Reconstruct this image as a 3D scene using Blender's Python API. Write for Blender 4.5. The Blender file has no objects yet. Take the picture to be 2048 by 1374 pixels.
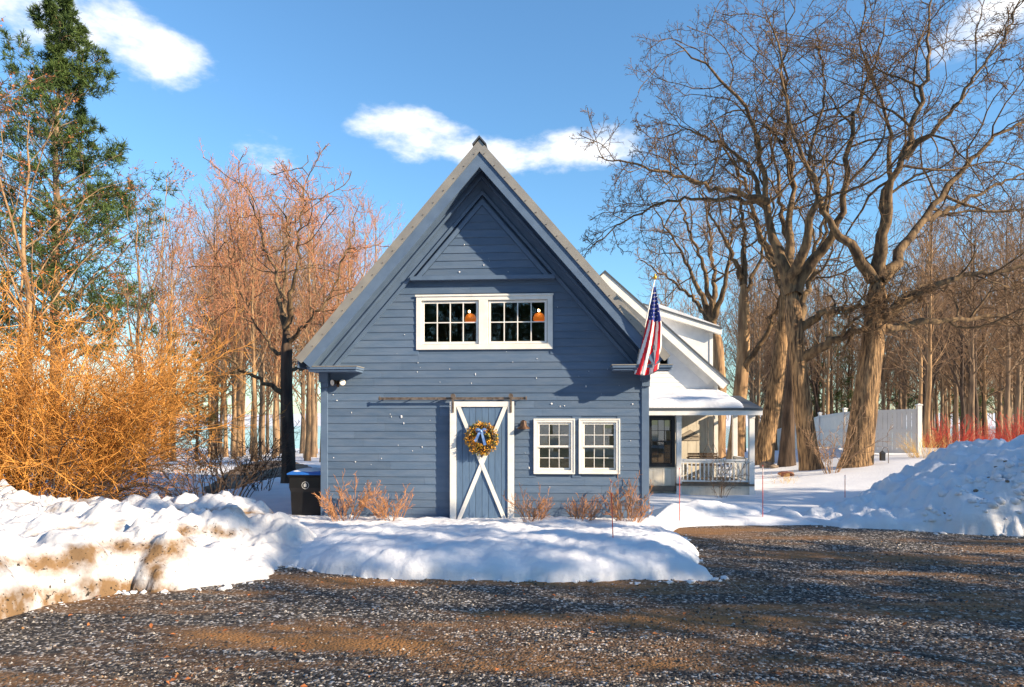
import bpy, math, random
import numpy as np
from mathutils import Vector, Matrix

# ------------------------------------------------------------------ camera, sky, sun, exposure
SC = bpy.context.scene
F, YH, CH, TH = 1365.0, 835.0, 2.3, math.radians(4.0)
CT, ST = math.cos(TH), math.sin(TH)
SUN = Vector((1.0, -0.45, 0.47)).normalized()
cam_d = bpy.data.cameras.new('camera'); cam = bpy.data.objects.new('camera', cam_d)
SC.collection.objects.link(cam); SC.camera = cam
cam.location = (0, 0, CH); cam.rotation_euler = (math.pi/2, 0, TH)
cam_d.sensor_width = 36; cam_d.lens = F*36/2048; cam_d.shift_y = (YH-687)/2048
cam_d.clip_end = 5000; cam_d.clip_start = 0.1
SC.view_settings.view_transform = 'Standard'; SC.view_settings.look = 'None'
SC.view_settings.gamma = 1; SC.view_settings.use_curve_mapping = False
SC.view_settings.exposure = 1.1
SC.cycles.max_bounces = 6; SC.cycles.transparent_max_bounces = 12

def sky_world():
    w = bpy.data.worlds.new('World'); SC.world = w; w.use_nodes = True
    nt = w.node_tree; N = nt.nodes; L = nt.links
    N.clear()
    out = N.new('ShaderNodeOutputWorld'); bg = N.new('ShaderNodeBackground')
    sky = N.new('ShaderNodeTexSky'); sky.sky_type = 'NISHITA'; sky.sun_disc = False
    sky.sun_elevation = math.asin(SUN.z); sky.sun_rotation = math.atan2(SUN.x, SUN.y)
    sky.air_density = 1.25; sky.dust_density = 0.3; sky.ozone_density = 4.5
    def M(op, a, b=None, c=None):
        n = N.new('ShaderNodeMath'); n.operation = op
        for i, v in enumerate((a, b, c)):
            if v is None: continue
            if isinstance(v, (int, float)): n.inputs[i].default_value = v
            else: L.new(v, n.inputs[i])
        return n.outputs[0]
    tc = N.new('ShaderNodeTexCoord'); sp = N.new('ShaderNodeSeparateXYZ')
    L.new(tc.outputs['Generated'], sp.inputs[0])
    az = M('ARCTAN2', sp.outputs[0], sp.outputs[1]); el = M('ARCSINE', sp.outputs[2])
    no = N.new('ShaderNodeTexNoise'); no.inputs['Scale'].default_value = 11; no.inputs['Detail'].default_value = 9
    no.inputs['Roughness'].default_value = 0.6
    mp = N.new('ShaderNodeMapping'); mp.inputs['Scale'].default_value = (1, 1, 2.2)
    L.new(tc.outputs['Generated'], mp.inputs[0]); L.new(mp.outputs[0], no.inputs['Vector'])
    nz = M('MULTIPLY', M('SUBTRACT', no.outputs['Fac'], 0.5), 6.0)
    def azel(px, py):
        cx, cz = (px-1024)/F, (YH-py)/F
        x, y = cx*CT-ST, cx*ST+CT
        return math.atan2(x, y), math.atan2(cz, math.hypot(x, y))
    blobs = []
    for (px, py, a, b, tilt) in [(235, 70, .10, .034, -.22), (110, 30, .12, .04, 0), (350, 105, .06, .022, -.35),
                                 (525, 312, .046, .026, 0), (840, 270, .075, .03, -.05), (960, 305, .08, .022, -.1),
                                 (1120, 305, .07, .026, .05), (1210, 290, .05, .024, .1), (2040, 10, .07, .03, .2)]:
        blobs.append(azel(px, py) + (a, b, tilt))
    rr = random.Random(5)
    for i in range(13):      # the same small clouds go on round the rest of the sky
        blobs.append((rr.uniform(.8, 5.4), rr.uniform(.12, .75), rr.uniform(.07, .16), rr.uniform(.025, .05), rr.uniform(-.3, .3)))
    tot = None
    for (a0, e0, a, b, ti) in blobs:
        if a0 > math.pi: a0 -= 2*math.pi
        du = M('SUBTRACT', az, a0); dv = M('SUBTRACT', el, e0)
        c, s = math.cos(ti), math.sin(ti)
        u = M('MULTIPLY_ADD', dv, s/a, M('MULTIPLY', du, c/a))
        v = M('MULTIPLY_ADD', dv, c/b, M('MULTIPLY', du, -s/b))
        q = M('SUBTRACT', 1.0, M('MULTIPLY_ADD', u, u, M('MULTIPLY', v, v)))
        q = M('MAXIMUM', q, -3.0)
        tot = q if tot is None else M('SMOOTH_MAX', tot, q, 0.35)
    m = M('ADD', tot, nz)
    ms = N.new('ShaderNodeMapRange'); ms.interpolation_type = 'SMOOTHSTEP'
    ms.inputs['From Min'].default_value = -0.6; ms.inputs['From Max'].default_value = 1.7
    L.new(m, ms.inputs['Value'])
    hz = N.new('ShaderNodeMapRange'); hz.inputs['From Min'].default_value = 0.0; hz.inputs['From Max'].default_value = 0.6
    L.new(el, hz.inputs['Value'])
    tint = N.new('ShaderNodeMix'); tint.data_type = 'RGBA'; tint.blend_type = 'MULTIPLY'; tint.inputs[0].default_value = 1.0
    L.new(sky.outputs[0], tint.inputs[6]); tint.inputs[7].default_value = (0.88, 1.12, 1.2, 1)
    mix = N.new('ShaderNodeMix'); mix.data_type = 'RGBA'
    L.new(M('MULTIPLY', ms.outputs[0], 0.93), mix.inputs[0]); L.new(tint.outputs[2], mix.inputs[6])
    mix.inputs[7].default_value = (7.0, 6.9, 6.8, 1)
    L.new(mix.outputs[2], bg.inputs[0]); bg.inputs[1].default_value = 0.095
    L.new(bg.outputs[0], out.inputs[0])
sky_world()
sl = bpy.data.lights.new('sun', 'SUN'); sun = bpy.data.objects.new('sun', sl); SC.collection.objects.link(sun)
sl.energy = 5.0; sl.angle = math.radians(0.5); sl.color = (1.0, 0.80, 0.56)
sun.rotation_euler = SUN.to_track_quat('Z', 'Y').to_euler(); sun.location = SUN*60

# ------------------------------------------------------------------ helpers
COL = SC.collection
rng = np.random.default_rng(11); R = random.Random(11)
def ray(px, py):
    cx, cz = (px-1024)/F, (YH-py)/F
    return cx*CT-ST, cx*ST+CT, cz
def onY(px, py, Y):
    dx, dy, dz = ray(px, py); t = Y/dy
    return np.array((dx*t, Y, CH+dz*t))
def onZ(px, py, z=0.0):
    dx, dy, dz = ray(px, py); t = (z-CH)/dz
    return np.array((dx*t, dy*t, z))
def atD(px, py, d):
    dx, dy, dz = ray(px, py)
    return np.array((dx*d, dy*d, CH+dz*d))
def X(px, Y): return onY(px, 800, Y)[0]
def Z(py, px, Y): return onY(px, py, Y)[2]

def tag(o, label=None, cat=None, group=None, kind=None):
    for k, v in (('label', label), ('category', cat), ('group', group), ('kind', kind)):
        if v: o[k] = v
    return o
def thing(name, loc, label, cat, group=None):
    o = bpy.data.objects.new(name, None); COL.objects.link(o); o.location = loc; o.empty_display_size = 0.2
    return tag(o, label, cat, group)
ORG = {}
def org(parent):
    while parent is not None:
        if parent.type == 'EMPTY' or parent.parent is None: return np.array(parent.location)
        parent = parent.parent
    return np.zeros(3)
def link(name, me, parent=None, loc=(0, 0, 0)):
    o = bpy.data.objects.new(name, me); COL.objects.link(o); o.parent = parent; o.location = loc
    return o
class MB:
    """collects polygons (world coordinates) into one mesh"""
    def __init__(s): s.v = []; s.f = []; s.m = []
    def add(s, vs, fs, mi=0):
        b = len(s.v); s.v += [tuple(map(float, p)) for p in vs]; s.f += [tuple(b+i for i in f) for f in fs]; s.m += [mi]*len(fs)
        return s
    def box(s, x0, x1, y0, y1, z0, z1, mi=0):
        return s.add([(x0,y0,z0),(x1,y0,z0),(x1,y1,z0),(x0,y1,z0),(x0,y0,z1),(x1,y0,z1),(x1,y1,z1),(x0,y1,z1)],
              [(0,3,2,1),(4,5,6,7),(0,1,5,4),(1,2,6,5),(2,3,7,6),(3,0,4,7)], mi)
    def prism(s, poly, y0, y1, mi=0):
        """poly: list of (x,z); extruded along y"""
        a = sum(poly[i][0]*poly[(i+1)%len(poly)][1]-poly[(i+1)%len(poly)][0]*poly[i][1] for i in range(len(poly)))
        if a < 0: poly = poly[::-1]
        n = len(poly)
        return s.add([(x, y0, z) for x, z in poly]+[(x, y1, z) for x, z in poly],
              [tuple(range(n)), tuple(range(2*n-1, n-1, -1))]+[(i, i+n, (i+1)%n+n, (i+1)%n) for i in range(n)], mi)
    def tube(s, pts, rad, n=8, mi=0, caps=True):
        pts = [Vector(p) for p in pts]
        if isinstance(rad, (int, float)): rad = [rad]*len(pts)
        vs = []
        for i, p in enumerate(pts):
            t = (pts[min(i+1, len(pts)-1)]-pts[max(i-1, 0)]).normalized()
            a = t.cross(Vector((0, 0, 1)) if abs(t.z) < .9 else Vector((1, 0, 0))).normalized(); b = t.cross(a)
            vs += [p+(a*math.cos(2*math.pi*k/n)+b*math.sin(2*math.pi*k/n))*rad[i] for k in range(n)]
        fs = [(i*n+k, i*n+(k+1)%n, (i+1)*n+(k+1)%n, (i+1)*n+k) for i in range(len(pts)-1) for k in range(n)]
        if caps: fs += [tuple(range(n-1, -1, -1)), tuple(range((len(pts)-1)*n, len(pts)*n))]
        return s.add(vs, fs, mi)
    def build(s, name, mat, parent=None, smooth=False, bevel=0):
        o0 = org(parent)
        me = bpy.data.meshes.new(name)
        me.from_pydata([(x-o0[0], y-o0[1], z-o0[2]) for x, y, z in s.v], [], s.f)
        for m in (mat if isinstance(mat, (list, tuple)) else [mat]): me.materials.append(m)
        me.polygons.foreach_set('material_index', s.m)
        if smooth: me.polygons.foreach_set('use_smooth', [True]*len(s.f))
        me.update()
        o = link(name, me, parent)
        if bevel:
            b = o.modifiers.new('bevel', 'BEVEL'); b.width = bevel; b.segments = 2; b.limit_method = 'ANGLE'
        return o
def box(name, mat, parent, x0, x1, y0, y1, z0, z1, bevel=0):
    return MB().box(x0, x1, y0, y1, z0, z1).build(name, mat, parent, bevel=bevel)
def np_mesh(name, V, Q, mats, mi=None, smooth=True):
    """mesh from numpy verts and a face array (n,3) or (n,4)"""
    me = bpy.data.meshes.new(name); k = Q.shape[1]
    me.vertices.add(len(V)); me.vertices.foreach_set('co', np.ascontiguousarray(V, dtype=np.float32).ravel())
    me.loops.add(Q.size); me.loops.foreach_set('vertex_index', np.ascontiguousarray(Q, dtype=np.int32).ravel())
    me.polygons.add(len(Q)); me.polygons.foreach_set('loop_start', np.arange(0, Q.size, k, dtype=np.int32))
    me.polygons.foreach_set('loop_total', np.full(len(Q), k, dtype=np.int32))
    for m in mats: me.materials.append(m)
    if mi is not None: me.polygons.foreach_set('material_index', np.asarray(mi, dtype=np.int32))
    me.polygons.foreach_set('use_smooth', np.full(len(Q), smooth))
    me.update(calc_edges=True); me.validate()
    return me

# ---- numpy noise
def _h(ix, iy, seed):
    n = (ix.astype(np.int64)*374761393+iy.astype(np.int64)*668265263+seed*974711) & 0xffffffff
    n = ((n ^ (n >> 13))*1274126177) & 0xffffffff
    return ((n ^ (n >> 16)) & 0xffff)/65535.0
def vnoise(x, y, seed=0):
    ix, iy = np.floor(x), np.floor(y); fx, fy = x-ix, y-iy
    fx = fx*fx*(3-2*fx); fy = fy*fy*(3-2*fy)
    a, b, c, d = _h(ix, iy, seed), _h(ix+1, iy, seed), _h(ix, iy+1, seed), _h(ix+1, iy+1, seed)
    return (a*(1-fx)+b*fx)*(1-fy)+(c*(1-fx)+d*fx)*fy
def fbm(x, y, seed=0, oct=4, gain=.5):
    s = 0; a = 1; t = 0
    for o in range(oct):
        s = s+a*vnoise(x*2**o, y*2**o, seed+o*17); t += a; a *= gain
    return s/t*2-1
def sstep(a, b, x):
    t = np.clip((x-a)/(b-a), 0, 1); return t*t*(3-2*t)
def sdist(px, py, poly):
    """signed distance to a polygon, positive inside"""
    P = np.asarray(poly, float); d = np.full(px.shape, 1e9); ins = np.zeros(px.shape, bool)
    for i in range(len(P)):
        a, b = P[i], P[(i+1) % len(P)]; e = b-a
        t = np.clip(((px-a[0])*e[0]+(py-a[1])*e[1])/(e@e), 0, 1)
        d = np.minimum(d, np.hypot(px-a[0]-t*e[0], py-a[1]-t*e[1]))
        c = ((a[1] > py) != (b[1] > py))
        with np.errstate(divide='ignore', invalid='ignore'):
            ins ^= c & (px < (b[0]-a[0])*(py-a[1])/(b[1]-a[1]+1e-12)+a[0])
    return np.where(ins, d, -d)
def grid_mesh(name, xs, ys, zf, mats, keep=None):
    GX, GY = np.meshgrid(xs, ys); GZ = zf(GX, GY)
    V = np.stack([GX, GY, GZ], -1).reshape(-1, 3); nx, ny = len(xs), len(ys)
    i = (np.arange(ny-1)[:, None]*nx+np.arange(nx-1)[None]).ravel()
    Q = np.stack([i, i+1, i+nx+1, i+nx], 1)
    if keep is not None:
        kz = V[:, 2][Q].max(1) > keep; Q = Q[kz]
        used = np.unique(Q); mp = np.full(len(V), -1); mp[used] = np.arange(len(used)); V = V[used]; Q = mp[Q]
    return np_mesh(name, V, Q, mats)

# ------------------------------------------------------------------ materials
def mat(name, col, rough=.6, *a_, objrand=0, **k_):
    m = mat0(name, col, rough, *a_, **k_)
    if objrand:
        nt = m.node_tree; N = nt.nodes; L = nt.links; b = N['Principled BSDF']; src = b.inputs['Base Color'].links[0].from_socket
        oi = N.new('ShaderNodeObjectInfo'); r = N.new('ShaderNodeMapRange'); r.inputs['To Min'].default_value = 1-objrand; r.inputs['To Max'].default_value = 1+objrand
        hs = N.new('ShaderNodeHueSaturation'); L.new(oi.outputs['Random'], r.inputs['Value']); L.new(r.outputs[0], hs.inputs['Value']); L.new(src, hs.inputs['Color']); L.new(hs.outputs[0], b.inputs['Base Color'])
    return m
def mat0(name, col, rough=.6, col2=None, scale=8, stretch=(1, 1, 1), bump=0, bscale=None, metal=0, spec=.4, detail=5, contrast=(.35, .65), emit=None, island=0):
    m = bpy.data.materials.new(name); m.use_nodes = True; nt = m.node_tree; N = nt.nodes; L = nt.links
    b = N['Principled BSDF']; b.inputs['Roughness'].default_value = rough; b.inputs['Metallic'].default_value = metal
    b.inputs['Specular IOR Level'].default_value = spec
    c3 = lambda c: (c[0], c[1], c[2], 1)
    b.inputs['Base Color'].default_value = c3(col)
    tc = N.new('ShaderNodeTexCoord'); mp = N.new('ShaderNodeMapping'); mp.inputs['Scale'].default_value = stretch
    L.new(tc.outputs['Object'], mp.inputs[0])
    last = None
    if col2 is not None:
        n = N.new('ShaderNodeTexNoise'); n.inputs['Scale'].default_value = scale; n.inputs['Detail'].default_value = detail
        L.new(mp.outputs[0], n.inputs['Vector'])
        r = N.new('ShaderNodeMapRange'); r.inputs['From Min'].default_value = contrast[0]; r.inputs['From Max'].default_value = contrast[1]
        L.new(n.outputs['Fac'], r.inputs['Value'])
        x = N.new('ShaderNodeMix'); x.data_type = 'RGBA'; L.new(r.outputs[0], x.inputs[0])
        x.inputs[6].default_value = c3(col); x.inputs[7].default_value = c3(col2); last = x.outputs[2]
    if island:
        g = N.new('ShaderNodeNewGeometry'); hs = N.new('ShaderNodeHueSaturation')
        r = N.new('ShaderNodeMapRange'); r.inputs['To Min'].default_value = 1-island; r.inputs['To Max'].default_value = 1+island
        L.new(g.outputs['Random Per Island'], r.inputs['Value']); L.new(r.outputs[0], hs.inputs['Value'])
        if last is not None: L.new(last, hs.inputs['Color'])
        else: hs.inputs['Color'].default_value = c3(col)
        last = hs.outputs[0]
    if last is not None: L.new(last, b.inputs['Base Color'])
    if bump:
        n2 = N.new('ShaderNodeTexNoise'); n2.inputs['Scale'].default_value = bscale or scale; n2.inputs['Detail'].default_value = 6
        L.new(mp.outputs[0], n2.inputs['Vector'])
        bp = N.new('ShaderNodeBump'); bp.inputs['Strength'].default_value = 1; bp.inputs['Distance'].default_value = bump
        L.new(n2.outputs['Fac'], bp.inputs['Height']); L.new(bp.outputs[0], b.inputs['Normal'])
    if emit: b.inputs['Emission Color'].default_value = c3(emit[0]); b.inputs['Emission Strength'].default_value = emit[1]
    return m
BLUE = (.108, .158, .238)
M = {}
M['blue'] = mat('blue_paint', BLUE, .55, (.082, .134, .218), 2.2, (1, 1, 5), .002, 30, objrand=.09)
M['blue_trim'] = mat('blue_trim_paint', (.11, .168, .262), .5, (.09, .142, .23), 4, bump=.001, bscale=60)
M['blue_door'] = mat('blue_door_paint', (.11, .185, .30), .5, (.09, .155, .26), 4, (4, 4, 1), objrand=.08)
M['white'] = mat('white_paint', (.80, .79, .76), .5, (.72, .71, .67), 5, bump=.001, bscale=50)
M['cream'] = mat('cream_board_paint', (.70, .65, .55), .6, (.60, .55, .46), 4, (3, 3, .6), .002, 30)
M['offwhite'] = mat('white_clapboard_paint', (.74, .74, .73), .6, (.66, .66, .66), 4, bump=.001, bscale=40)
M['metal'] = mat('grey_metal_trim', (.36, .34, .30), .45, (.29, .28, .26), 3, metal=.35)
M['roof'] = mat('dark_metal_roof', (.12, .13, .14), .4, metal=.5)
M['iron'] = mat('weathered_iron', (.10, .075, .06), .6, (.20, .17, .15), 12, metal=.4)
M['black'] = mat('black_paint', (.018, .02, .024), .4)
M['lampmetal'] = mat('bronze_lamp_metal', (.16, .09, .05), .4, (.07, .04, .03), 14, metal=.6)
M['lens'] = mat('pale_lamp_lens', (.75, .73, .66), .3)
M['shade'] = mat('tan_window_shade', (.80, .69, .50), .9, (.72, .61, .44), 2)
M['room'] = mat('dim_room_wall', (.10, .075, .055), .9, (.07, .05, .04), 2)
M['amber'] = mat('amber_lamp_shade', (.6, .2, .04), .5, emit=((1, .24, .03), .26))
M['bulb'] = mat('lit_bulb', (1, .8, .5), .5, emit=((1, .7, .35), 14))
M['porchwood'] = mat('weathered_porch_wood', (.20, .16, .12), .8, (.13, .11, .09), 8)
M['snow'] = mat('snow', (.69, .71, .75), .75, (.62, .64, .69), 1.2, bump=.012, bscale=14, spec=.2)
M['bin'] = mat('black_bin_plastic', (.012, .012, .013), .38)
M['binlid'] = mat('blue_bin_lid', (.02, .13, .48), .45)
M['flag_red'] = mat('flag_red', (.78, .02, .04), .75, (.68, .015, .035), 8)
M['flag_white'] = mat('flag_white', (.80, .78, .78), .75)
M['flag_blue'] = mat('flag_blue', (.03, .05, .26), .75)
M['gold'] = mat('gold_finial', (.75, .42, .06), .35, metal=.6)
M['ribbon'] = mat('blue_ribbon', (.10, .22, .55), .5, (.25, .40, .70), 9)
M['stake'] = mat('orange_red_stake', (.62, .07, .05), .5)
M['stakeband'] = mat('pale_stake_band', (.7, .55, .52), .5)
M['fence'] = mat('white_vinyl', (.72, .71, .69), .45, (.64, .63, .61), 2)
M['rock'] = mat('brown_rock', (.16, .12, .09), .9, (.24, .19, .15), 7, bump=.02)
M['clay'] = mat('rust_pot', (.22, .07, .04), .8, (.3, .14, .08), 7)
M['water'] = mat('blue_water', (.03, .10, .19), .12, bump=.05, bscale=.6, spec=.5)
M['path'] = mat('brown_dirt_path', (.17, .125, .09), .95, (.09, .065, .05), 1.2, bump=.03, bscale=5)
def bark(name, c1, c2, sc=6, bump=.03, zs=.18):
    return mat(name, c1, .9, c2, sc, (1, 1, zs), bump, sc*2.2, spec=.15, contrast=(.38, .62))
M['bark_big'] = bark('furrowed_tan_bark', (.38, .24, .125), (.075, .05, .034), 17, .06, .11)
M['bark_limb'] = bark('limb_bark', (.20, .135, .075), (.075, .052, .036), 7, .02, .3)
M['bark_grey'] = bark('grey_brown_bark', (.29, .20, .125), (.12, .085, .06), 5, .03)
M['bark_dark'] = bark('dark_bark', (.115, .08, .058), (.05, .037, .03), 6, .03)
M['bark_gold'] = bark('golden_bark', (.40, .26, .14), (.18, .11, .065), 5, .03)
M['twig_oak'] = mat('oak_twig', (.14, .088, .05), .85, spec=.15, island=.35)
M['twig_wood'] = mat('woodland_twig', (.28, .18, .11), .85, spec=.15, island=.35)
M['twig_red'] = mat('reddish_maple_twig', (.46, .19, .10), .8, (.38, .20, .11), .5, spec=.15, island=.35)
M['twig_orange'] = mat('golden_bush_twig', (.62, .30, .07), .75, (.42, .19, .05), 1.6, spec=.2, island=.55)
M['twig_tan'] = mat('tan_shrub_twig', (.46, .24, .12), .8, (.36, .17, .08), 3, spec=.15, island=.35)
M['twig_dogwood'] = mat('red_dogwood_twig', (.50, .05, .03), .6, (.36, .045, .03), 2, spec=.2, island=.3)
M['twig_straw'] = mat('straw_grass', (.62, .40, .12), .8, island=.3)
M['needle'] = mat('pine_needle', (.075, .115, .03), .7, (.045, .075, .022), .7, spec=.2, island=.55)
M['leafdry'] = mat('dry_rust_leaf', (.36, .13, .04), .8, (.28, .09, .03), 3, island=.5)
M['wreathleaf'] = mat('wreath_gold_leaf', (.62, .30, .03), .6, (.16, .17, .035), 9, island=.45, contrast=(.45, .6))
def glass():
    m = bpy.data.materials.new('window_glass'); m.use_nodes = True; nt = m.node_tree; N = nt.nodes; L = nt.links; N.clear()
    o = N.new('ShaderNodeOutputMaterial'); t = N.new('ShaderNodeBsdfTransparent'); g = N.new('ShaderNodeBsdfGlossy'); g.inputs['Roughness'].default_value = .01
    t.inputs[0].default_value = (.9, .92, .9, 1)
    fr = N.new('ShaderNodeFresnel'); fr.inputs[0].default_value = 1.9
    x = N.new('ShaderNodeMixShader'); L.new(fr.outputs[0], x.inputs[0]); L.new(t.outputs[0], x.inputs[1]); L.new(g.outputs[0], x.inputs[2]); L.new(x.outputs[0], o.inputs[0])
    return m
M['glass'] = glass()
def dirty_snow():
    m = mat('dirty_ploughed_snow', (.60, .61, .64), .75, (.48, .49, .52), 1.2, bump=.03, bscale=9, spec=.2)
    nt = m.node_tree; N = nt.nodes; L = nt.links; b = N['Principled BSDF']
    src = b.inputs['Base Color'].links[0].from_socket
    tc = N.new('ShaderNodeTexCoord'); at = N.new('ShaderNodeAttribute'); at.attribute_name = 'dirt'
    n = N.new('ShaderNodeTexNoise'); n.inputs['Scale'].default_value = 2.6; n.inputs['Detail'].default_value = 8; n.inputs['Roughness'].default_value = .65
    L.new(tc.outputs['Object'], n.inputs['Vector'])
    a = N.new('ShaderNodeMath'); a.operation = 'ADD'; L.new(at.outputs['Fac'], a.inputs[0]); L.new(n.outputs['Fac'], a.inputs[1])
    r = N.new('ShaderNodeMapRange'); r.inputs['From Min'].default_value = .84; r.inputs['From Max'].default_value = 1.12; L.new(a.outputs[0], r.inputs['Value'])
    x = N.new('ShaderNodeMix'); x.data_type = 'RGBA'; L.new(r.outputs[0], x.inputs[0]); L.new(src, x.inputs[6]); x.inputs[7].default_value = (.20, .125, .065, 1)
    n3 = N.new('ShaderNodeTexNoise'); n3.inputs['Scale'].default_value = 22; n3.inputs['Detail'].default_value = 4; L.new(tc.outputs['Object'], n3.inputs['Vector'])
    a3 = N.new('ShaderNodeMath'); a3.operation = 'MULTIPLY_ADD'; L.new(at.outputs['Fac'], a3.inputs[0]); a3.inputs[1].default_value = .28; L.new(n3.outputs['Fac'], a3.inputs[2])
    r3 = N.new('ShaderNodeMapRange'); r3.inputs['From Min'].default_value = .76; r3.inputs['From Max'].default_value = .82; L.new(a3.outputs[0], r3.inputs['Value'])
    x3 = N.new('ShaderNodeMix'); x3.data_type = 'RGBA'; L.new(r3.outputs[0], x3.inputs[0]); L.new(x.outputs[2], x3.inputs[6]); x3.inputs[7].default_value = (.03, .025, .02, 1)
    L.new(x3.outputs[2], b.inputs['Base Color'])
    return m
M['dirtysnow'] = dirty_snow()
def gravel_mat():
    m = bpy.data.materials.new('dark_gravel'); m.use_nodes = True; nt = m.node_tree; N = nt.nodes; L = nt.links; b = N['Principled BSDF']
    b.inputs['Roughness'].default_value = .8; b.inputs['Specular IOR Level'].default_value = .3
    tc = N.new('ShaderNodeTexCoord')
    v = N.new('ShaderNodeTexVoronoi'); v.inputs['Scale'].default_value = 34; L.new(tc.outputs['Object'], v.inputs['Vector'])
    rp = N.new('ShaderNodeValToRGB'); e = rp.color_ramp.elements
    e[0].position = 0; e[0].color = (.012, .012, .014, 1); e[1].position = 1; e[1].color = (.60, .57, .54, 1)
    for p, c in ((.45, (.03, .028, .028)), (.68, (.10, .085, .07)), (.86, (.24, .21, .18))):
        q = e.new(p); q.color = c+(1,)
    sx = N.new('ShaderNodeSeparateColor'); L.new(v.outputs['Color'], sx.inputs[0]); L.new(sx.outputs[0], rp.inputs[0])
    n = N.new('ShaderNodeTexNoise'); n.inputs['Scale'].default_value = .55; n.inputs['Detail'].default_value = 7; n.inputs['Roughness'].default_value = .65
    mp = N.new('ShaderNodeMapping'); mp.inputs['Scale'].default_value = (.4, 1.8, 1); L.new(tc.outputs['Object'], mp.inputs[0]); L.new(mp.outputs[0], n.inputs['Vector'])
    r = N.new('ShaderNodeMapRange'); r.inputs['From Min'].default_value = .47; r.inputs['From Max'].default_value = .63; L.new(n.outputs['Fac'], r.inputs['Value'])
    x = N.new('ShaderNodeMix'); x.data_type = 'RGBA'; L.new(r.outputs[0], x.inputs[0]); L.new(rp.outputs[0], x.inputs[6]); x.inputs[7].default_value = (.25, .125, .045, 1)
    L.new(x.outputs[2], b.inputs['Base Color'])
    bp = N.new('ShaderNodeBump'); bp.inputs['Distance'].default_value = .015; bp.invert = True; L.new(v.outputs['Distance'], bp.inputs['Height']); L.new(bp.outputs[0], b.inputs['Normal'])
    return m
M['gravel'] = gravel_mat()
def stone_mat():
    m = bpy.data.materials.new('gravel_stone'); m.use_nodes = True; nt = m.node_tree; N = nt.nodes; L = nt.links; b = N['Principled BSDF']
    b.inputs['Roughness'].default_value = .75
    g = N.new('ShaderNodeNewGeometry'); rp = N.new('ShaderNodeValToRGB'); e = rp.color_ramp.elements
    e[0].color = (.02, .02, .022, 1); e[1].color = (.46, .43, .40, 1)
    for p, c in ((.40, (.05, .045, .042)), (.62, (.15, .125, .10)), (.78, (.32, .28, .24)), (.82, (.36, .18, .06)), (.86, (.34, .31, .28))):
        q = e.new(p); q.color = c+(1,)
    L.new(g.outputs['Random Per Island'], rp.inputs[0]); L.new(rp.outputs[0], b.inputs['Base Color'])
    return m
M['stone'] = stone_mat()
# ------------------------------------------------------------------ ground, gravel, water, snow banks
DRIVE = [(-15, -16), (-15, 6.5), (-7.5, 9.6), (-4.6, 10.8), (2.3, 11.0), (2.5, 14.4), (6, 14.9), (9, 14.2), (15, 13.6), (30, 13), (30, -16)]
def ground_h(x, y):
    x = np.asarray(x, float); y = np.asarray(y, float)
    h = .12+.85*sstep(5, 15, x)*sstep(15, 25, y)*(1-sstep(30, 60, y))
    h = h-2.5*sstep(24, 108, y)-.25*sstep(-4, -12, x)*sstep(16, 30, y)
    h = h+.10*fbm(x*.35, y*.35, 3)+.035*fbm(x*1.7, y*1.7, 4)
    pond = sstep(108, 116, y+6*fbm(x*.04, y*0, 9))*(1-sstep(400, 420, y))
    h = h-2.4*pond
    far = sstep(405, 440, y)
    h = h+far*(3.2+5*sstep(430, 600, y)+2*fbm(x*.01, y*.01, 5))
    d = sdist(x, y, DRIVE)
    return h*(1-sstep(-.5, .3, d))-.35*sstep(-.3, .3, d)
def gz(x, y): return float(ground_h(np.array([x]), np.array([y]))[0])
def on_ground(px, py):
    dx, dy, dz = ray(px, py); t = 4.0
    while t < 600:
        if CH+dz*t < gz(dx*t, dy*t): break
        t += .1 if t < 60 else .6
    return np.array((dx*t, dy*t, gz(dx*t, dy*t)))
def base_at(px, d):
    """ground point seen in column px at camera depth d"""
    p = atD(px, 835, d); return np.array((p[0], p[1], gz(p[0], p[1])))
xs = np.concatenate([-np.geomspace(900, 42, 26), np.arange(-40, 40.1, .5), np.geomspace(42, 900, 26)])
ys = np.concatenate([np.linspace(-300, -28, 12), np.arange(-26, 60.1, .5), np.geomspace(61, 1500, 70)])
gm = grid_mesh('snow_ground', xs, ys, ground_h, [M['snow']])
tag(link('snow_ground', gm), kind='structure')
gv = grid_mesh('gravel_drive', np.arange(-15, 30.1, .25), np.arange(-16, 15.3, .25),
               lambda x, y: .012*fbm(x*.8, y*.8, 21)+.008*fbm(x*4, y*4, 22), [M['gravel']])
tag(link('gravel_drive', gv), kind='structure')
wm = grid_mesh('pond_water', np.linspace(-320, 320, 30), np.linspace(100, 430, 30), lambda x, y: x*0-2.75, [M['water']])
tag(link('pond_water', wm), kind='structure')
# dirt track behind the bin
PATHP = [on_ground(*p)[:2] for p in ((395, 985), (440, 950), (475, 930), (530, 921), (590, 925), (640, 940), (600, 948), (560, 955), (500, 972), (430, 990))]
pa = np.array(PATHP)
pm = grid_mesh('dirt_track', np.arange(pa[:, 0].min()-1, pa[:, 0].max()+1, .2), np.arange(pa[:, 1].min()-1, pa[:, 1].max()+1, .2),
               lambda x, y: ground_h(x, y)-.25+.30*sstep(-.3, .25, sdist(x, y, PATHP)+.25*fbm(x*1.2, y*1.2, 8)), [M['path']])
tag(link('dirt_track', pm), kind='structure')

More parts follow.
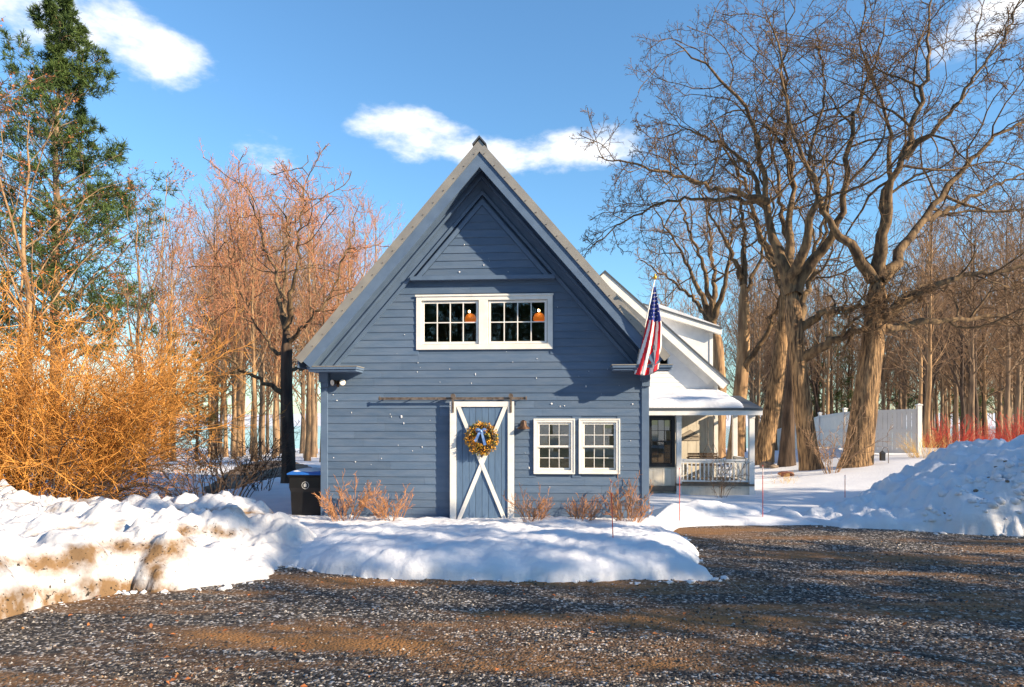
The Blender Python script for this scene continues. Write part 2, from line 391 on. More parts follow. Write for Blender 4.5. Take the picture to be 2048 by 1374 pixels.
# loose stones lying on the drive, too many and too small to count
def stones():
    n = 42000
    y = 4.6+(rng.random(n)**1.6)*8.5; x = (rng.random(n)*2-1)*(1.2+y*.86)
    r = (.0045+.017*rng.random(n)**3)*(.8+.03*y)
    keep = np.ones(n, bool)
    for P in (LEFTP, MIDP, RIGHTP): keep &= sdist(x, y, P) < .1
    den = fbm(x*.5, y*1.1, 41, 4)
    keep &= rng.random(n) < .75+1.2*den
    x, y, r = x[keep], y[keep], r[keep]; n = len(x)
    base = np.array([(1, 0, 0), (0, 1, 0), (-1, 0, 0), (0, -1, 0), (0, 0, .75), (0, 0, -.5)], float)
    V = base[None]*(r[:, None, None])*(.65+.7*rng.random((n, 6, 1)))
    a = rng.random(n)*6.28; c, s = np.cos(a), np.sin(a)
    V = np.stack([V[..., 0]*c[:, None]-V[..., 1]*s[:, None], V[..., 0]*s[:, None]+V[..., 1]*c[:, None], V[..., 2]], -1)
    V += np.stack([x, y, r*.35], -1)[:, None]
    T = np.array([(0, 1, 4), (1, 2, 4), (2, 3, 4), (3, 0, 4), (1, 0, 5), (2, 1, 5), (3, 2, 5), (0, 3, 5)])
    Q = (T[None]+(np.arange(n)*6)[:, None, None]).reshape(-1, 3)
    o = link('loose_gravel', np_mesh('loose_gravel', V.reshape(-1, 3), Q, [M['stone']], smooth=False))
    tag(o, 'loose grey, white and brown gravel stones scattered over the drive', 'gravel', kind='stuff')

LEFTP = [(-15, 4.6)]+[tuple(onZ(*p)[:2]) for p in ((-180, 1285), (0, 1238), (90, 1212), (200, 1196), (262, 1180), (300, 1188), (370, 1180), (460, 1170), (540, 1158), (556, 1130), (600, 1135))]+[(-3.75, 10.7), (-4.2, 12.0), (-5.6, 13.4), (-9, 13.6), (-15, 13)]
MIDP = [tuple(onZ(*p)[:2]) for p in ((572, 1128), (640, 1146), (760, 1158), (1000, 1163), (1200, 1163), (1330, 1160), (1425, 1160), (1392, 1140), (1396, 1108), (1360, 1072), (1310, 1056))]+[(2.3, 13.6), (2.2, 15.0), (-5.2, 15.0), (-6.6, 14.4), (-6.2, 12.8), (-5.2, 11.6)]
RIDGEP = [tuple(onZ(*p)[:2]) for p in ((1322, 1050), (1420, 1046), (1530, 1042), (1545, 1030))]+[(6.2, 16.5), (4.2, 17.0), (2.1, 16.4), (2.0, 14.7)]
RIGHTP = [tuple(onZ(*p)[:2]) for p in ((1522, 1040), (1600, 1046), (1680, 1056), (1800, 1060), (1920, 1068), (2048, 1072), (2300, 1082))]+[(21, 13), (22, 20), (14, 20.5), (9.5, 19.2), (6.6, 16.9)]
def bank(name, poly, hf, wf, lumps, label, step=.05, m='snow', seed=0, dirt=None):
    P = np.array(poly); x0, y0 = P.min(0)-.3; x1, y1 = P.max(0)+.3
    def zf(x, y):
        d = sdist(x, y, poly)+.10*fbm(x*2.2, y*2.2, seed+1)+.05*fbm(x*7, y*7, seed+6)
        w = wf(x, y); t = np.clip(d/w, 0, 1)
        prof = np.sqrt(np.clip(1-(1-t)**2.2, 0, 1))
        z = hf(x, y)*prof
        for (a, f, o) in lumps: z = z+a*np.clip(t*2.5, 0, 1)*fbm(x*f, y*f, seed+int(f*10), o)
        return np.where(d > 0, z, -.25*np.clip(-d*4, 0, 1))-.02
    me = grid_mesh(name, np.arange(x0, x1, step), np.arange(y0, y1, step), zf, [M[m]], keep=-.06)
    if dirt:
        co = np.zeros(len(me.vertices)*3, np.float32); me.vertices.foreach_get('co', co); co = co.reshape(-1, 3)
        at = me.attributes.new('dirt', 'FLOAT', 'POINT'); at.data.foreach_set('value', dirt(co[:, 0], co[:, 1], co[:, 2]).astype(np.float32))
    o = link(name, me); tag(o, label, 'snow bank'); return o
bank('snow_bank', LEFTP, lambda x, y: .36+.40*sstep(-4.3, -6.4, x)+.10*fbm(x*.6, y*.6, 71), lambda x, y: .75+.5*sstep(-7, -4.5, x),
     [(.22, 1.1, 3), (.20, 2.8, 3), (.08, 7, 3), (.03, 16, 3)], 'tall ploughed snow bank stained brown along its foot beside the golden bush', m='dirtysnow', seed=100, step=.04,
     dirt=lambda x, y, z: .46*sstep(1.1, .5, z)*sstep(-4.6, -5.4, x)+.14*np.sin(z*16+5*fbm(x*1.5, y*1.5, 77))*sstep(-4.6, -5.4, x)+.16*sstep(.3, 0, z))
bank('snow_bank', MIDP, lambda x, y: .40-.20*sstep(11.2, 13.6, y)-.16*np.exp(-((x+4.5)/.7)**2-((y-11.6)/.8)**2)+.05*fbm(x*.5, y*.8, 75), lambda x, y: 1.15+0*x,
     [(.05, 1.3, 3), (.05, 3.5, 3), (.025, 9, 3), (.012, 20, 2)], 'low smooth snow bed between the barn front and the gravel', seed=200, step=.05)
bank('snow_bank', RIDGEP, lambda x, y: .42-.1*sstep(15, 16.5, y), lambda x, y: .8+0*x,
     [(.10, 1.2, 3), (.05, 3.5, 4)], 'short sunlit snow ridge in front of the white porch', m='snow', seed=300, step=.05)
bank('snow_bank', RIGHTP, lambda x, y: .30+1.45*sstep(5.8, 11.0, x), lambda x, y: 1.0+1.8*sstep(6.5, 13, x),
     [(.18, .9, 3), (.22, 2.2, 3), (.13, 5, 3), (.04, 12, 3)], 'high lumpy snow pile in shade at the edge of the drive', m='snow', seed=400, step=.055)
stones()
def edge_crumbs():
    # broken snow crumbs lying along the ragged edges of the banks
    ico = np.array([(0, 0, 1), (.89, 0, .45), (.28, .85, .45), (-.72, .53, .45), (-.72, -.53, .45), (.28, -.85, .45), (.72, .53, -.45), (-.28, .85, -.45), (-.89, 0, -.45), (-.28, -.85, -.45), (.72, -.53, -.45), (0, 0, -1)])
    tri = np.array([(0,1,2),(0,2,3),(0,3,4),(0,4,5),(0,5,1),(1,6,2),(2,7,3),(3,8,4),(4,9,5),(5,10,1),(6,7,2),(7,8,3),(8,9,4),(9,10,5),(10,6,1),(11,7,6),(11,8,7),(11,9,8),(11,10,9),(11,6,10)])
    C = []
    for P, a, b, n in ((LEFTP, 1, 12, 260), (MIDP, 0, 10, 200), (RIGHTP, 0, 6, 160), (RIDGEP, 0, 3, 50)):
        P = np.array(P); seg = rng.integers(a, b, n); t = rng.random((n, 1)); p = P[seg]*(1-t)+P[(seg+1) % len(P)]*t
        C.append(p+rng.normal(0, .13, (n, 2))-np.array((0, .03)))
    C = np.concatenate(C); n = len(C); r = .008+.045*rng.random(n)**4
    V = ico[None]*(r[:, None, None])*rng.uniform(.4, 1.3, (n, 12, 1))*np.array((1.3, 1, .6)); V += np.concatenate([C, (r*.4)[:, None]], 1)[:, None]
    T = (tri[None]+(np.arange(n)*12)[:, None, None]).reshape(-1, 3); mi = np.repeat((rng.random(n) < .15).astype(int), 20)
    o = link('snow_crumbs', np_mesh('snow_crumbs', V.reshape(-1, 3), T, [M['snow'], M['rock']], mi, smooth=False))
    tag(o, 'crumbs of snow and grit along the melting edges of the banks', 'snow crumbs', kind='stuff')
# loose snow clods and frozen dirt lumps lying on the big pile
def clods():
    rr = random.Random(4)
    pile = [o for o in bpy.data.objects if o.get('label', '').startswith('high lumpy')][0]
    co = np.zeros(len(pile.data.vertices)*3, np.float32); pile.data.vertices.foreach_get('co', co); co = co.reshape(-1, 3)
    front = co[(co[:, 2] > .05) & (co[:, 1] < 12.2+.33*co[:, 0]) & (co[:, 0] < 12.5)]
    V = []; T = []; mi = []
    import itertools
    bm_ico = [(0, 0, 1), (.89, 0, .45), (.28, .85, .45), (-.72, .53, .45), (-.72, -.53, .45), (.28, -.85, .45), (.72, .53, -.45), (-.28, .85, -.45), (-.89, 0, -.45), (-.28, -.85, -.45), (.72, -.53, -.45), (0, 0, -1)]
    tri = [(0,1,2),(0,2,3),(0,3,4),(0,4,5),(0,5,1),(1,6,2),(2,7,3),(3,8,4),(4,9,5),(5,10,1),(6,7,2),(7,8,3),(8,9,4),(9,10,5),(10,6,1),(11,7,6),(11,8,7),(11,9,8),(11,10,9),(11,6,10)]
    for i in range(300):
        p = front[rr.randrange(len(front))]; r = rr.choice((.03, .04, .05, .05, .07, .09, .12)); b = len(V)
        k = 1 if (r < .06 and rr.random() < .22) else 0
        for v in bm_ico:
            s = rr.uniform(.65, 1.15); V.append((p[0]+v[0]*r*s*1.15, p[1]+v[1]*r*s, p[2]+v[2]*r*s*.8-r*.15))
        T += [tuple(b+q for q in t) for t in tri]; mi += [k]*20
    o = link('snow_clods', np_mesh('snow_clods', np.array(V), np.array(T), [M['snow'], M['rock']], mi, smooth=True))
    tag(o, 'snow clods and frozen dirt crumbs strewn over the shaded pile', 'snow clods', kind='stuff')
clods()
edge_crumbs()
# ------------------------------------------------------------------ the blue barn
D = 14.8; FY = D-.6          # wall plane, plane of the rake overhang
XL, XR = -5.27, 1.90
XA, ZA, HALF, ZE = -1.675, 8.11, 3.94, 3.565
SL = math.hypot(HALF, ZA-ZE); CA = HALF/SL; SA = (ZA-ZE)/SL     # slope cos / sin
barn = thing('barn', (XA, D+3.3, 0), 'slate blue clapboard barn with steep gable and white cross-braced sliding door', 'barn')
def rake_poly(side, p0, p1, s_end=None, zcut=None):
    """band between perpendicular depths p0..p1 under the roof line, from the ridge to the eave"""
    s_end = SL if s_end is None else s_end
    u = (side*CA, -SA); n = (-side*SA, -CA)
    e = (XA+u[0]*s_end, ZA+u[1]*s_end)
    a, b = (XA, ZA-p0/CA), (XA, ZA-p1/CA)
    c = (e[0]+n[0]*p1, e[1]+n[1]*p1); d = (e[0]+n[0]*p0, e[1]+n[1]*p0)
    if zcut is not None:     # end the band on a level line
        def at(p): return (XA+side*(ZA-p/CA-zcut)*CA/SA, zcut)
        c, d = at(p1), at(p0)
    return [a, b, c, d]
def roof_x(z, p, side): return XA+side*(ZA-p/CA-z)*CA/SA      # x on the band p at height z
ZRET = Z(733, 660, FY)                                         # top of the eave returns
# openings (outer casing) on the wall plane
UW = (X(833, D), X(1105.5, D), Z(699, 970, D), Z(590, 970, D))
LW1 = (X(1068, D), X(1149, D), Z(947, 1108, D), Z(838, 1108, D))
LW2 = (X(1158, D), X(1239, D), Z(947, 1198, D), Z(838, 1198, D))
INS = .05
OPEN = [(a+INS, b-INS, c+INS, d-INS) for a, b, c, d in (UW, LW1, LW2)]
def spans(z0, z1, xl, xr):
    out = [(xl, xr)]
    for a, b, c, d in OPEN:
        if z1 > c and z0 < d:
            nx = []
            for s, e in out:
                if b <= s or a >= e: nx.append((s, e)); continue
                if a > s: nx.append((s, a))
                if b < e: nx.append((b, e))
            out = nx
    return out
wall = MB()
EXPO = .167; z = 0.0; courses = []
while z < ZA-.75:
    courses.append((z, z+EXPO)); z += EXPO
CW = .15                                                      # corner board width
def wall_x(z, side, p=.60): return (XL+CW-.01 if side < 0 else XR-CW+.01) if (roof_x(z, p, side)-XA)*side > (XR-XA-CW) else roof_x(z, p, side)
zs = sorted({c for c, _ in courses}|{d for _, d in courses}|{v for o in OPEN for v in o[2:]})
for z0, z1 in zip(zs, zs[1:]):
    for s, e in spans(z0+.001, z1-.001, max(XL+.02, roof_x(z1, .1, -1)), min(XR-.02, roof_x(z1, .1, 1))):
        wall.box(s, e, D, D+.12, z0, z1)
wallo = wall.build('wall', M['blue'], barn)
def board(z0, z1, xs0, xs1, yb, parent):
    """lapped clapboard: bottom edge proud; xs0/xs1 = (x at z0, x at z1)"""
    o = MB(); (a0, b0), (a1, b1) = (xs0[0], xs1[0]), (xs0[1], xs1[1]); zt = z1+.012
    y0b, y0t = yb-.020, yb-.006
    o.add([(a0, y0b, z0), (b0, y0b, z0), (b1, y0t, zt), (a1, y0t, zt), (a0, yb, z0), (b0, yb, z0), (b1, yb, zt), (a1, yb, zt)],
          [(0, 1, 2, 3), (4, 7, 6, 5), (0, 4, 5, 1), (3, 2, 6, 7), (0, 3, 7, 4), (1, 5, 6, 2)])
    return o.build('siding_board', M['blue'], parent)
rb = random.Random(2)
PZ0 = Z(556, 965, D-.1)                                       # foot of the gable panel
for z0, z1 in courses:
    if z0 > PZ0+.02: break
    for s, e in spans(z0+.002, z1-.002, -99, 99):
        def xx(z, q, side):
            lim = wall_x(z, side); return max(q, lim) if side < 0 else min(q, lim)
        if s > 50 or e < -50: continue
        L0, L1 = xx(z0, s, -1), xx(z1, s, -1); R0, R1 = xx(z0, e, 1), xx(z1, e, 1)
        cuts = []
        if R0-L0 > 2.6:
            nj = 1 if R0-L0 < 4.5 else 2
            cuts = sorted(L0+(R0-L0)*(k+rb.uniform(.25, .75))/nj for k in range(nj))
        edges = [(L0, L1)]+[(c, c) for c in cuts]+[(R0, R1)]
        for (a, b) in zip(edges, edges[1:]):
            board(z0+rb.uniform(-.001, .001), z1, (a[0]+.0015, a[1]+.0015), (b[0]-.0015, b[1]-.0015), D-.001+rb.uniform(-.0015, .0005), wallo)
# gable panel, proud of the wall
PP = .70
panel = MB().prism([(XA, ZA-PP/CA), (roof_x(PZ0, PP, -1), PZ0), (roof_x(PZ0, PP, 1), PZ0)], D-.075, D-.002).build('gable_panel', M['blue'], barn)
z = PZ0+.05
while z < ZA-PP/CA-.25:
    a0, a1 = roof_x(z, PP+.10, -1), roof_x(z+EXPO, PP+.10, -1); b0, b1 = roof_x(z, PP+.10, 1), roof_x(z+EXPO, PP+.10, 1)
    if b1 > a1: board(z, z+EXPO-.012, (a0, a1), (b0, b1), D-.076, panel)
    z += EXPO
for s in (-1, 1):
    MB().prism([(XA, ZA-PP/CA), (XA, ZA-(PP+.09)/CA), (roof_x(PZ0+.05, PP+.09, s), PZ0+.05), (roof_x(PZ0+.05, PP, s), PZ0+.05)], D-.115, D-.077).build('panel_trim', M['blue_trim'], panel)
box('panel_ledge', M['blue_trim'], panel, roof_x(PZ0, PP-.06, -1), roof_x(PZ0, PP-.06, 1), D-.15, D-.003, PZ0-.035, PZ0+.048)
# friezes, mouldings, soffit, fascia, metal edge, roof
for s in (-1, 1):
    zc = ZRET
    MB().prism(rake_poly(s, .30, .56, zcut=zc), D-.045, D-.003).build('frieze_board', M['blue_trim'], barn)
    MB().prism(rake_poly(s, .575, .64, zcut=zc), D-.085, D-.004).build('frieze_moulding', M['blue_trim'], barn)
    MB().prism(rake_poly(s, .30, .37, zcut=zc), D-.11, D-.047).build('bed_moulding', M['blue_trim'], barn)
    MB().prism(rake_poly(s, .275, .298, zcut=zc+.0), FY+.04, D+.05).build('soffit', M['blue_trim'], barn)
    MB().prism(rake_poly(s, .375, .42, zcut=zc), D-.16, D-.112).build('soffit_moulding', M['blue_trim'], barn)
    MB().prism(rake_poly(s, .13, .37, s_end=SL-.05), FY, FY+.038).build('fascia', M['blue_trim'], barn)
    me_ = MB().prism(rake_poly(s, 0, .165), FY-.03, FY-.002).build('metal_rake_edge', M['metal'], barn)
    MB().prism(rake_poly(s, 0, .03), FY-.002, D+7.0).build('roof', M['roof'], barn)
    sc_ = MB()
    k = .3
    while k < SL-.2:
        cx_, cz_ = XA+s*CA*k-s*SA*.12, ZA-SA*k-CA*.12
        sc_.tube([(cx_, FY-.042, cz_), (cx_, FY-.03, cz_)], .012, 6); k += .33
    so = sc_.build('screws', M['iron'], me_); so['kind'] = 'stuff'
    # eave side fascia running back
    xe, ze = XA+s*CA*SL, ZA-SA*SL
    MB().prism([(xe-s*.02, ze-.02), (xe-s*.02, ze-.20), (xe-s*.05, ze-.20), (xe-s*.05, ze-.03)], FY+.04, D+7.0).build('eave_fascia', M['blue_trim'], barn)
    MB().prism([(xe-s*.05, ze-.17), (XL-.0 if s < 0 else XR, ze-.17), (XL if s < 0 else XR, ze-.19), (xe-s*.05, ze-.19)], D+.0, D+7.0).build('eave_soffit', M['blue_trim'], barn)
MB().prism([(XA, ZA+.075), (XA-.15, ZA-.10), (XA-.13, ZA-.115), (XA, ZA+.03), (XA+.13, ZA-.115), (XA+.15, ZA-.10)], FY-.06, D+7.0).build('ridge_cap', M['roof'], barn)
# eave returns with their corner blocks
for s in (-1, 1):
    a = X(612, FY) if s < 0 else X(1225, FY); b = X(712, FY) if s < 0 else XR+.42
    r_ = MB().box(a, b, FY+.045, D-.003, ZRET-.055, ZRET).box(a+.02, b-.02, FY+.075, D-.003, ZRET-.10, ZRET-.055).build('eave_return', M['blue_trim'], barn, bevel=.006)
    MB().box(a-.01, b+.01, FY+.035, D-.003, ZRET, ZRET+.018).build('return_flashing', M['metal'], r_)
    c0, c1 = (XL-.02, XL+CW+.03) if s < 0 else (XR-CW-.03, XR+.02)
    MB().box(c0, c1, D-.12, D+.02, ZRET-.30, ZRET-.102).box(c0+.03, c1-.0, D-.085, D+.02, ZRET-.42, ZRET-.30).build('corner_capital', M['blue_trim'], barn, bevel=.005)
    x0, x1 = (XL-.005, XL+CW) if s < 0 else (XR-CW, XR+.005)
    box('corner_board', M['blue_trim'], barn, x0, x1, D-.04, D+.10, -.1, ZRET-.42, .004)
# shell: side walls, back wall, floor between storeys
for s, x0, x1 in ((-1, XL, XL+.12), (1, XR-.12, XR)):
    box('side_wall', M['blue'], barn, x0, x1, D+.121, D+6.9, -.2, 3.85)
MB().prism([(XL+.13, -.2), (XR-.13, -.2), (XR-.13, 4.03), (XA, ZA-.1), (XL+.13, 4.03)], D+6.7, D+6.8).build('back_wall', M['room'], barn)
box('upper_floor', M['room'], barn, XL+.13, XR-.13, D+.13, D+6.69, 2.75, 2.95)
for s in (-1, 1): MB().prism(rake_poly(s, .06, .10, s_end=SL-.5), D+.13, D+6.69).build('ceiling', M['room'], barn)
box('lower_floor', M['room'], barn, XL+.13, XR-.13, D+.13, D+6.69, -.3, -.1)

# ---- windows
PANE = {}
def pane(parent, x0, x1, z0, z1, y, name='pane'):
    w, h = round(x1-x0, 3), round(z1-z0, 3)
    if (w, h) not in PANE:
        b = MB().box(-w/2, w/2, -.002, .002, -h/2, h/2)
        me = bpy.data.meshes.new('pane'); me.from_pydata(b.v, [], b.f); me.materials.append(M['glass']); PANE[(w, h)] = me
    o0 = org(parent)
    o = link(name, PANE[(w, h)], parent, ((x0+x1)/2-o0[0], y-o0[1], (z0+z1)/2-o0[2]))
    o.rotation_euler = (R.uniform(-.006, .006), 0, R.uniform(-.006, .006)); return o
def frame(b, x0, x1, z0, z1, w, y0, y1, wb=None):
    wb = wb or w
    b.box(x0, x0+w, y0, y1, z0, z1).box(x1-w, x1, y0, y1, z0, z1).box(x0+w, x1-w, y0, y1, z1-w, z1).box(x0+w, x1-w, y0, y1, z0, z0+wb); return b
def sash(win, x0, x1, z0, z1, w, y, nx, ny, m='white', mw=.022):
    frame(MB(), x0, x1, z0, z1, w, y, y+.035).build('sash', M[m], win, bevel=.003)
    ix0, ix1, iz0, iz1 = x0+w, x1-w, z0+w, z1-w
    for i in range(1, nx):
        xm = ix0+(ix1-ix0)*i/nx; box('muntin', M[m], win, xm-mw/2, xm+mw/2, y+.004, y+.03, iz0, iz1)
    for j in range(1, ny):
        zm = iz0+(iz1-iz0)*j/ny; box('muntin', M[m], win, ix0, ix1, y+.0025, y+.0285, zm-mw/2, zm+mw/2)
    for i in range(nx):
        for j in range(ny):
            pane(win, ix0+(ix1-ix0)*i/nx, ix0+(ix1-ix0)*(i+1)/nx, iz0+(iz1-iz0)*j/ny, iz0+(iz1-iz0)*(j+1)/ny, y+.018)
# upper pair
a, b, c, d = UW
wo = frame(MB(), a, b, c, d, .115, D-.045, D+.10)
xm = (X(958, D)+X(976, D))/2; wo.box(xm-.10, xm+.10, D-.045, D+.10, c+.115, d-.115)
wo.box(a-.02, b+.02, D-.065, D-.046, d-.03, d+.012)
wino = wo.build('window', M['white'], barn, bevel=.004)
for x0, x1 in ((a+.125, xm-.11), (xm+.11, b-.125)):
    sash(wino, x0, x1, c+.125, d-.125, .05, D-.005, 4, 2)
# lower pair, double hung
for LW in (LW1, LW2):
    a, b, c, d = LW
    wo = frame(MB(), a, b, c, d, .075, D-.05, D+.10); frame(wo, a-.008, b+.008, c-.008, d+.008, .03, D-.062, D-.051)
    win = wo.build('window', M['white'], barn, bevel=.004); zm = (c+d)/2-.01
    sash(win, a+.08, b-.08, zm-.012, d-.08, .04, D-.02, 3, 2, mw=.014)
    sash(win, a+.08, b-.08, c+.08, zm+.012, .04, D+.02, 3, 2, mw=.014)
    MB().add([(a+.08, D+.085+.0*k, c+.08+(d-c-.16)*k/12) if q == 0 else (b-.08, D+.085+.012*(k % 2), c+.08+(d-c-.16)*k/12) for k in range(13) for q in (0, 1)],
             [(2*k, 2*k+1, 2*k+3, 2*k+2) for k in range(12)]).build('roller_shade', M['shade'], win)
# pendant lamps inside the loft, seen through the glass
for px, py in ((941, 634), (1078, 632)):
    p = onY(px, py, D+1.25)
    t = thing('pendant_lamp', p, 'glowing amber pendant lamp behind the loft window sash on the %s side' % ('bin' if px < 1000 else 'flag'), 'lamp', 'loft pendant lamps')
    prof = [(.04, .08), (.10, .05), (.135, -.02), (.14, -.08), (.125, -.11)]
    b = MB()
    vs = [(p[0]+r*math.cos(k*math.pi/8), p[1]+r*math.sin(k*math.pi/8), p[2]+zz) for r, zz in prof for k in range(16)]
    b.add(vs, [(i*16+k, i*16+(k+1) % 16, (i+1)*16+(k+1) % 16, (i+1)*16+k) for i in range(len(prof)-1) for k in range(16)])
    b.build('lamp_shade', M['amber'], t, smooth=True)
    MB().tube([p+(0, 0, .1), (p[0], p[1], ZA-1.6)], .006, 6).build('cord', M['black'], t)
    b = MB(); b.tube([(p[0], p[1]-.19, p[2]+.10+q*.03) for q in (-1, -.5, .5, 1)], [.008, .026, .026, .008], 8); b.build('bulb', M['bulb'], t, smooth=True)

# ---- sliding door
DX0, DX1, DZ1 = X(900, D-.14), X(1028, D-.14), Z(803, 964, D-.14); DZ0 = .08
DY0, DY1 = D-.155, D-.115
door = box('door', M['blue_door'], barn, DX0+.01, DX1-.01, DY1-.004, DY1+.004, DZ0, DZ1-.01)
ST_W = .135
nb = 8; bw = (DX1-DX0-2*ST_W)/nb
for i in range(nb):
    x0 = DX0+ST_W+bw*i
    box('door_plank', M['blue_door'], door, x0+.004, x0+bw-.004, DY0+.018, DY1-.005, DZ0, DZ1-ST_W+.01, .004)
box('door_stile', M['white'], door, DX0, DX0+ST_W, DY0-.012, DY1-.006, DZ0, DZ1, .004)
box('door_stile', M['white'], door, DX1-ST_W, DX1, DY0-.012, DY1-.006, DZ0, DZ1, .004)
box('door_rail', M['white'], door, DX0+ST_W, DX1-ST_W, DY0-.010, DY1-.006, DZ1-.115, DZ1-.002, .004)
def brace(x0, z0, x1, z1, w, ya, yb):
    L_ = math.hypot(x1-x0, z1-z0); nx, nz = -(z1-z0)/L_*w/2, (x1-x0)/L_*w/2
    hx = abs(w/2*L_/(z1-z0))
    MB().prism([(x0-hx, z0), (x0+hx, z0), (x1+hx, z1), (x1-hx, z1)], ya, yb).build('door_brace', M['white'], door, bevel=.003)
zi0, zi1 = DZ0+.0, DZ1-.118
brace(DX0+ST_W+.055, zi0, DX1-ST_W-.055, zi1, .085, DY0-.006, DY0+.017)
brace(DX1-ST_W-.055, zi0, DX0+ST_W+.055, zi1, .085, DY0-.011, DY0-.0065)
# track, stand-offs, hangers
RZ = Z(797, 900, D-.13); RX0, RX1 = X(757, D-.13), X(1054, D-.13)
rail = box('door_track', M['iron'], barn, RX0, RX1, D-.137, D-.125, RZ-.028, RZ+.028, .002)
for k in range(6):
    x = RX0+.12+(RX1-RX0-.24)*k/5
    MB().tube([(x, D-.15, RZ), (x, D-.02, RZ)], .012, 8).build('stand_off', M['iron'], rail)
for x in (RX0+.015, RX1-.03): box('track_stop', M['iron'], rail, x, x+.022, D-.155, D-.124, RZ-.035, RZ+.05)
for x in (DX0+ST_W*.5, DX1-ST_W*.5):
    h = MB().box(x-.022, x+.022, DY0-.026, DY0-.013, DZ1-.24, RZ+.03).build('door_hanger', M['iron'], door)
    MB().tube([(x, D-.185, RZ+.055), (x, D-.115, RZ+.055)], .05, 16).build('roller', M['iron'], h)
    for q in (.06, .17): MB().tube([(x, DY0-.036, DZ1-q), (x, DY0-.026, DZ1-q)], .01, 6).build('bolt', M['iron'], h)

# ---- wreath and bow on the door
wp = onY(964, 877, DY0-.03); WR = .245
wr = thing('wreath', wp, 'round wreath of gold and green leaves hung on the cross-braced door', 'wreath')
n = 1500; a = rng.random(n)*6.283; b_ = rng.random(n)*6.283; rt = .085*np.sqrt(rng.random(n))+.02
C0 = np.stack([(WR+rt*np.cos(b_))*np.cos(a), -.05+rt*np.sin(b_)*.8, (WR+rt*np.cos(b_))*np.sin(a)], -1)+wp
ou = np.stack([np.cos(b_)*np.cos(a), np.sin(b_), np.cos(b_)*np.sin(a)], -1)+rng.normal(0, .5, (n, 3)); ou /= np.linalg.norm(ou, axis=1)[:, None]
sd = np.cross(ou, rng.normal(0, 1, (n, 3))); sd /= np.linalg.norm(sd, axis=1)[:, None]
ln = .035+.035*rng.random((n, 1))
Vl = np.stack([C0, C0+ou*ln*.5+sd*.014, C0+ou*ln, C0+ou*ln*.5-sd*.014], 1).reshape(-1, 3)-np.array(wp)
lo = link('leaves', np_mesh('leaves', Vl, np.arange(n*4).reshape(-1, 4), [M['wreathleaf']], smooth=False), wr)
MB().tube([wp+np.array((WR*math.cos(k*math.pi/12), -.045, WR*math.sin(k*math.pi/12))) for k in range(25)], .05, 8, caps=False).build('ring', M['bark_dark'], wr, smooth=True)
bp = wp+np.array((.0, -.15, .155)); bow = MB()
def ribbon(b, pts, w0, w1):
    vs = []
    for i, p in enumerate(pts):
        p = np.array(p); q = np.array(pts[min(i+1, len(pts)-1)])-np.array(pts[max(i-1, 0)]); q = q/np.linalg.norm(q)
        s_ = np.cross(q, (0, 1, .15)); s_ /= np.linalg.norm(s_); w = w0+(w1-w0)*i/(len(pts)-1); vs += [p-s_*w/2, p+s_*w/2]
    vs2 = [v+np.array((0, .004, 0)) for v in vs]; k = len(vs)
    f = [(2*i, 2*i+1, 2*i+3, 2*i+2) for i in range(len(pts)-1)]
    b.add(vs, f).add(vs2, [t[::-1] for t in f])
for sx in (-1, 1):
    ribbon(bow, [bp+np.array((sx*.10*math.sin(t*math.pi)*(1 if t < .5 else .95), -.035*math.sin(2*math.pi*t), .045*math.sin(t*2*math.pi)*.8+.02*math.sin(t*math.pi))) for t in np.linspace(0.02, .98, 12)], .05, .05)
ribbon(bow, [bp+np.array((-.0-.14*t, -.02-.02*math.sin(t*5), -.20*t+.02*math.sin(t*6))) for t in np.linspace(0, 1, 9)], .045, .06)
ribbon(bow, [bp+np.array((.01+.075*t, -.02-.02*math.sin(t*4), -.29*t)) for t in np.linspace(0, 1, 9)], .045, .06)
bow.tube([bp+np.array((0, -.02, .028)), bp+np.array((0, -.035, .0)), bp+np.array((0, -.02, -.028))], [.018, .03, .018], 8)
bow.build('bow', M['ribbon'], wr, smooth=True)

# ---- barn lamp beside the door
lp = onY(1047, 851, D-.16)
lm = thing('wall_lamp', (lp[0], D-.02, lp[2]), 'small bronze barn lamp on the wall between door and windows', 'lamp')
def lathe(b, c, prof, n=16, tilt=0.0):
    vs = []
    for r, h in prof:
        for k in range(n):
            x, y, z = r*math.cos(2*math.pi*k/n), r*math.sin(2*math.pi*k/n), h
            y, z = y*math.cos(tilt)-z*math.sin(tilt), y*math.sin(tilt)+z*math.cos(tilt); vs.append((c[0]+x, c[1]+y, c[2]+z))
    b.add(vs, [(i*n+k, i*n+(k+1) % n, (i+1)*n+(k+1) % n, (i+1)*n+k) for i in range(len(prof)-1) for k in range(n)]); return b
lathe(MB(), lp, [(.0, .12), (.03, .115), (.055, .09), (.06, .04), (.065, .035), (.07, .0), (.135, -.05), (.14, -.065), (.13, -.063), (.05, -.01)], tilt=.12).build('lamp_shade', M['lampmetal'], lm, smooth=True)
MB().tube([(lp[0], D-.02, lp[2]+.03), (lp[0], D-.10, lp[2]+.06), (lp[0], D-.155, lp[2]+.07)], .014, 8).build('arm', M['lampmetal'], lm, smooth=True)
MB().tube([(lp[0], D-.045, lp[2]+.03), (lp[0], D-.018, lp[2]+.03)], .055, 16).build('wall_plate', M['lampmetal'], lm)
for k in range(4):
    a_ = k*math.pi/2+.4
    MB().tube([(lp[0]+.063*math.cos(a_), lp[1]+.063*math.sin(a_), lp[2]+.10), (lp[0]+.072*math.cos(a_), lp[1]+.072*math.sin(a_), lp[2]+.0)], .005, 5).build('cage_bar', M['iron'], lm)
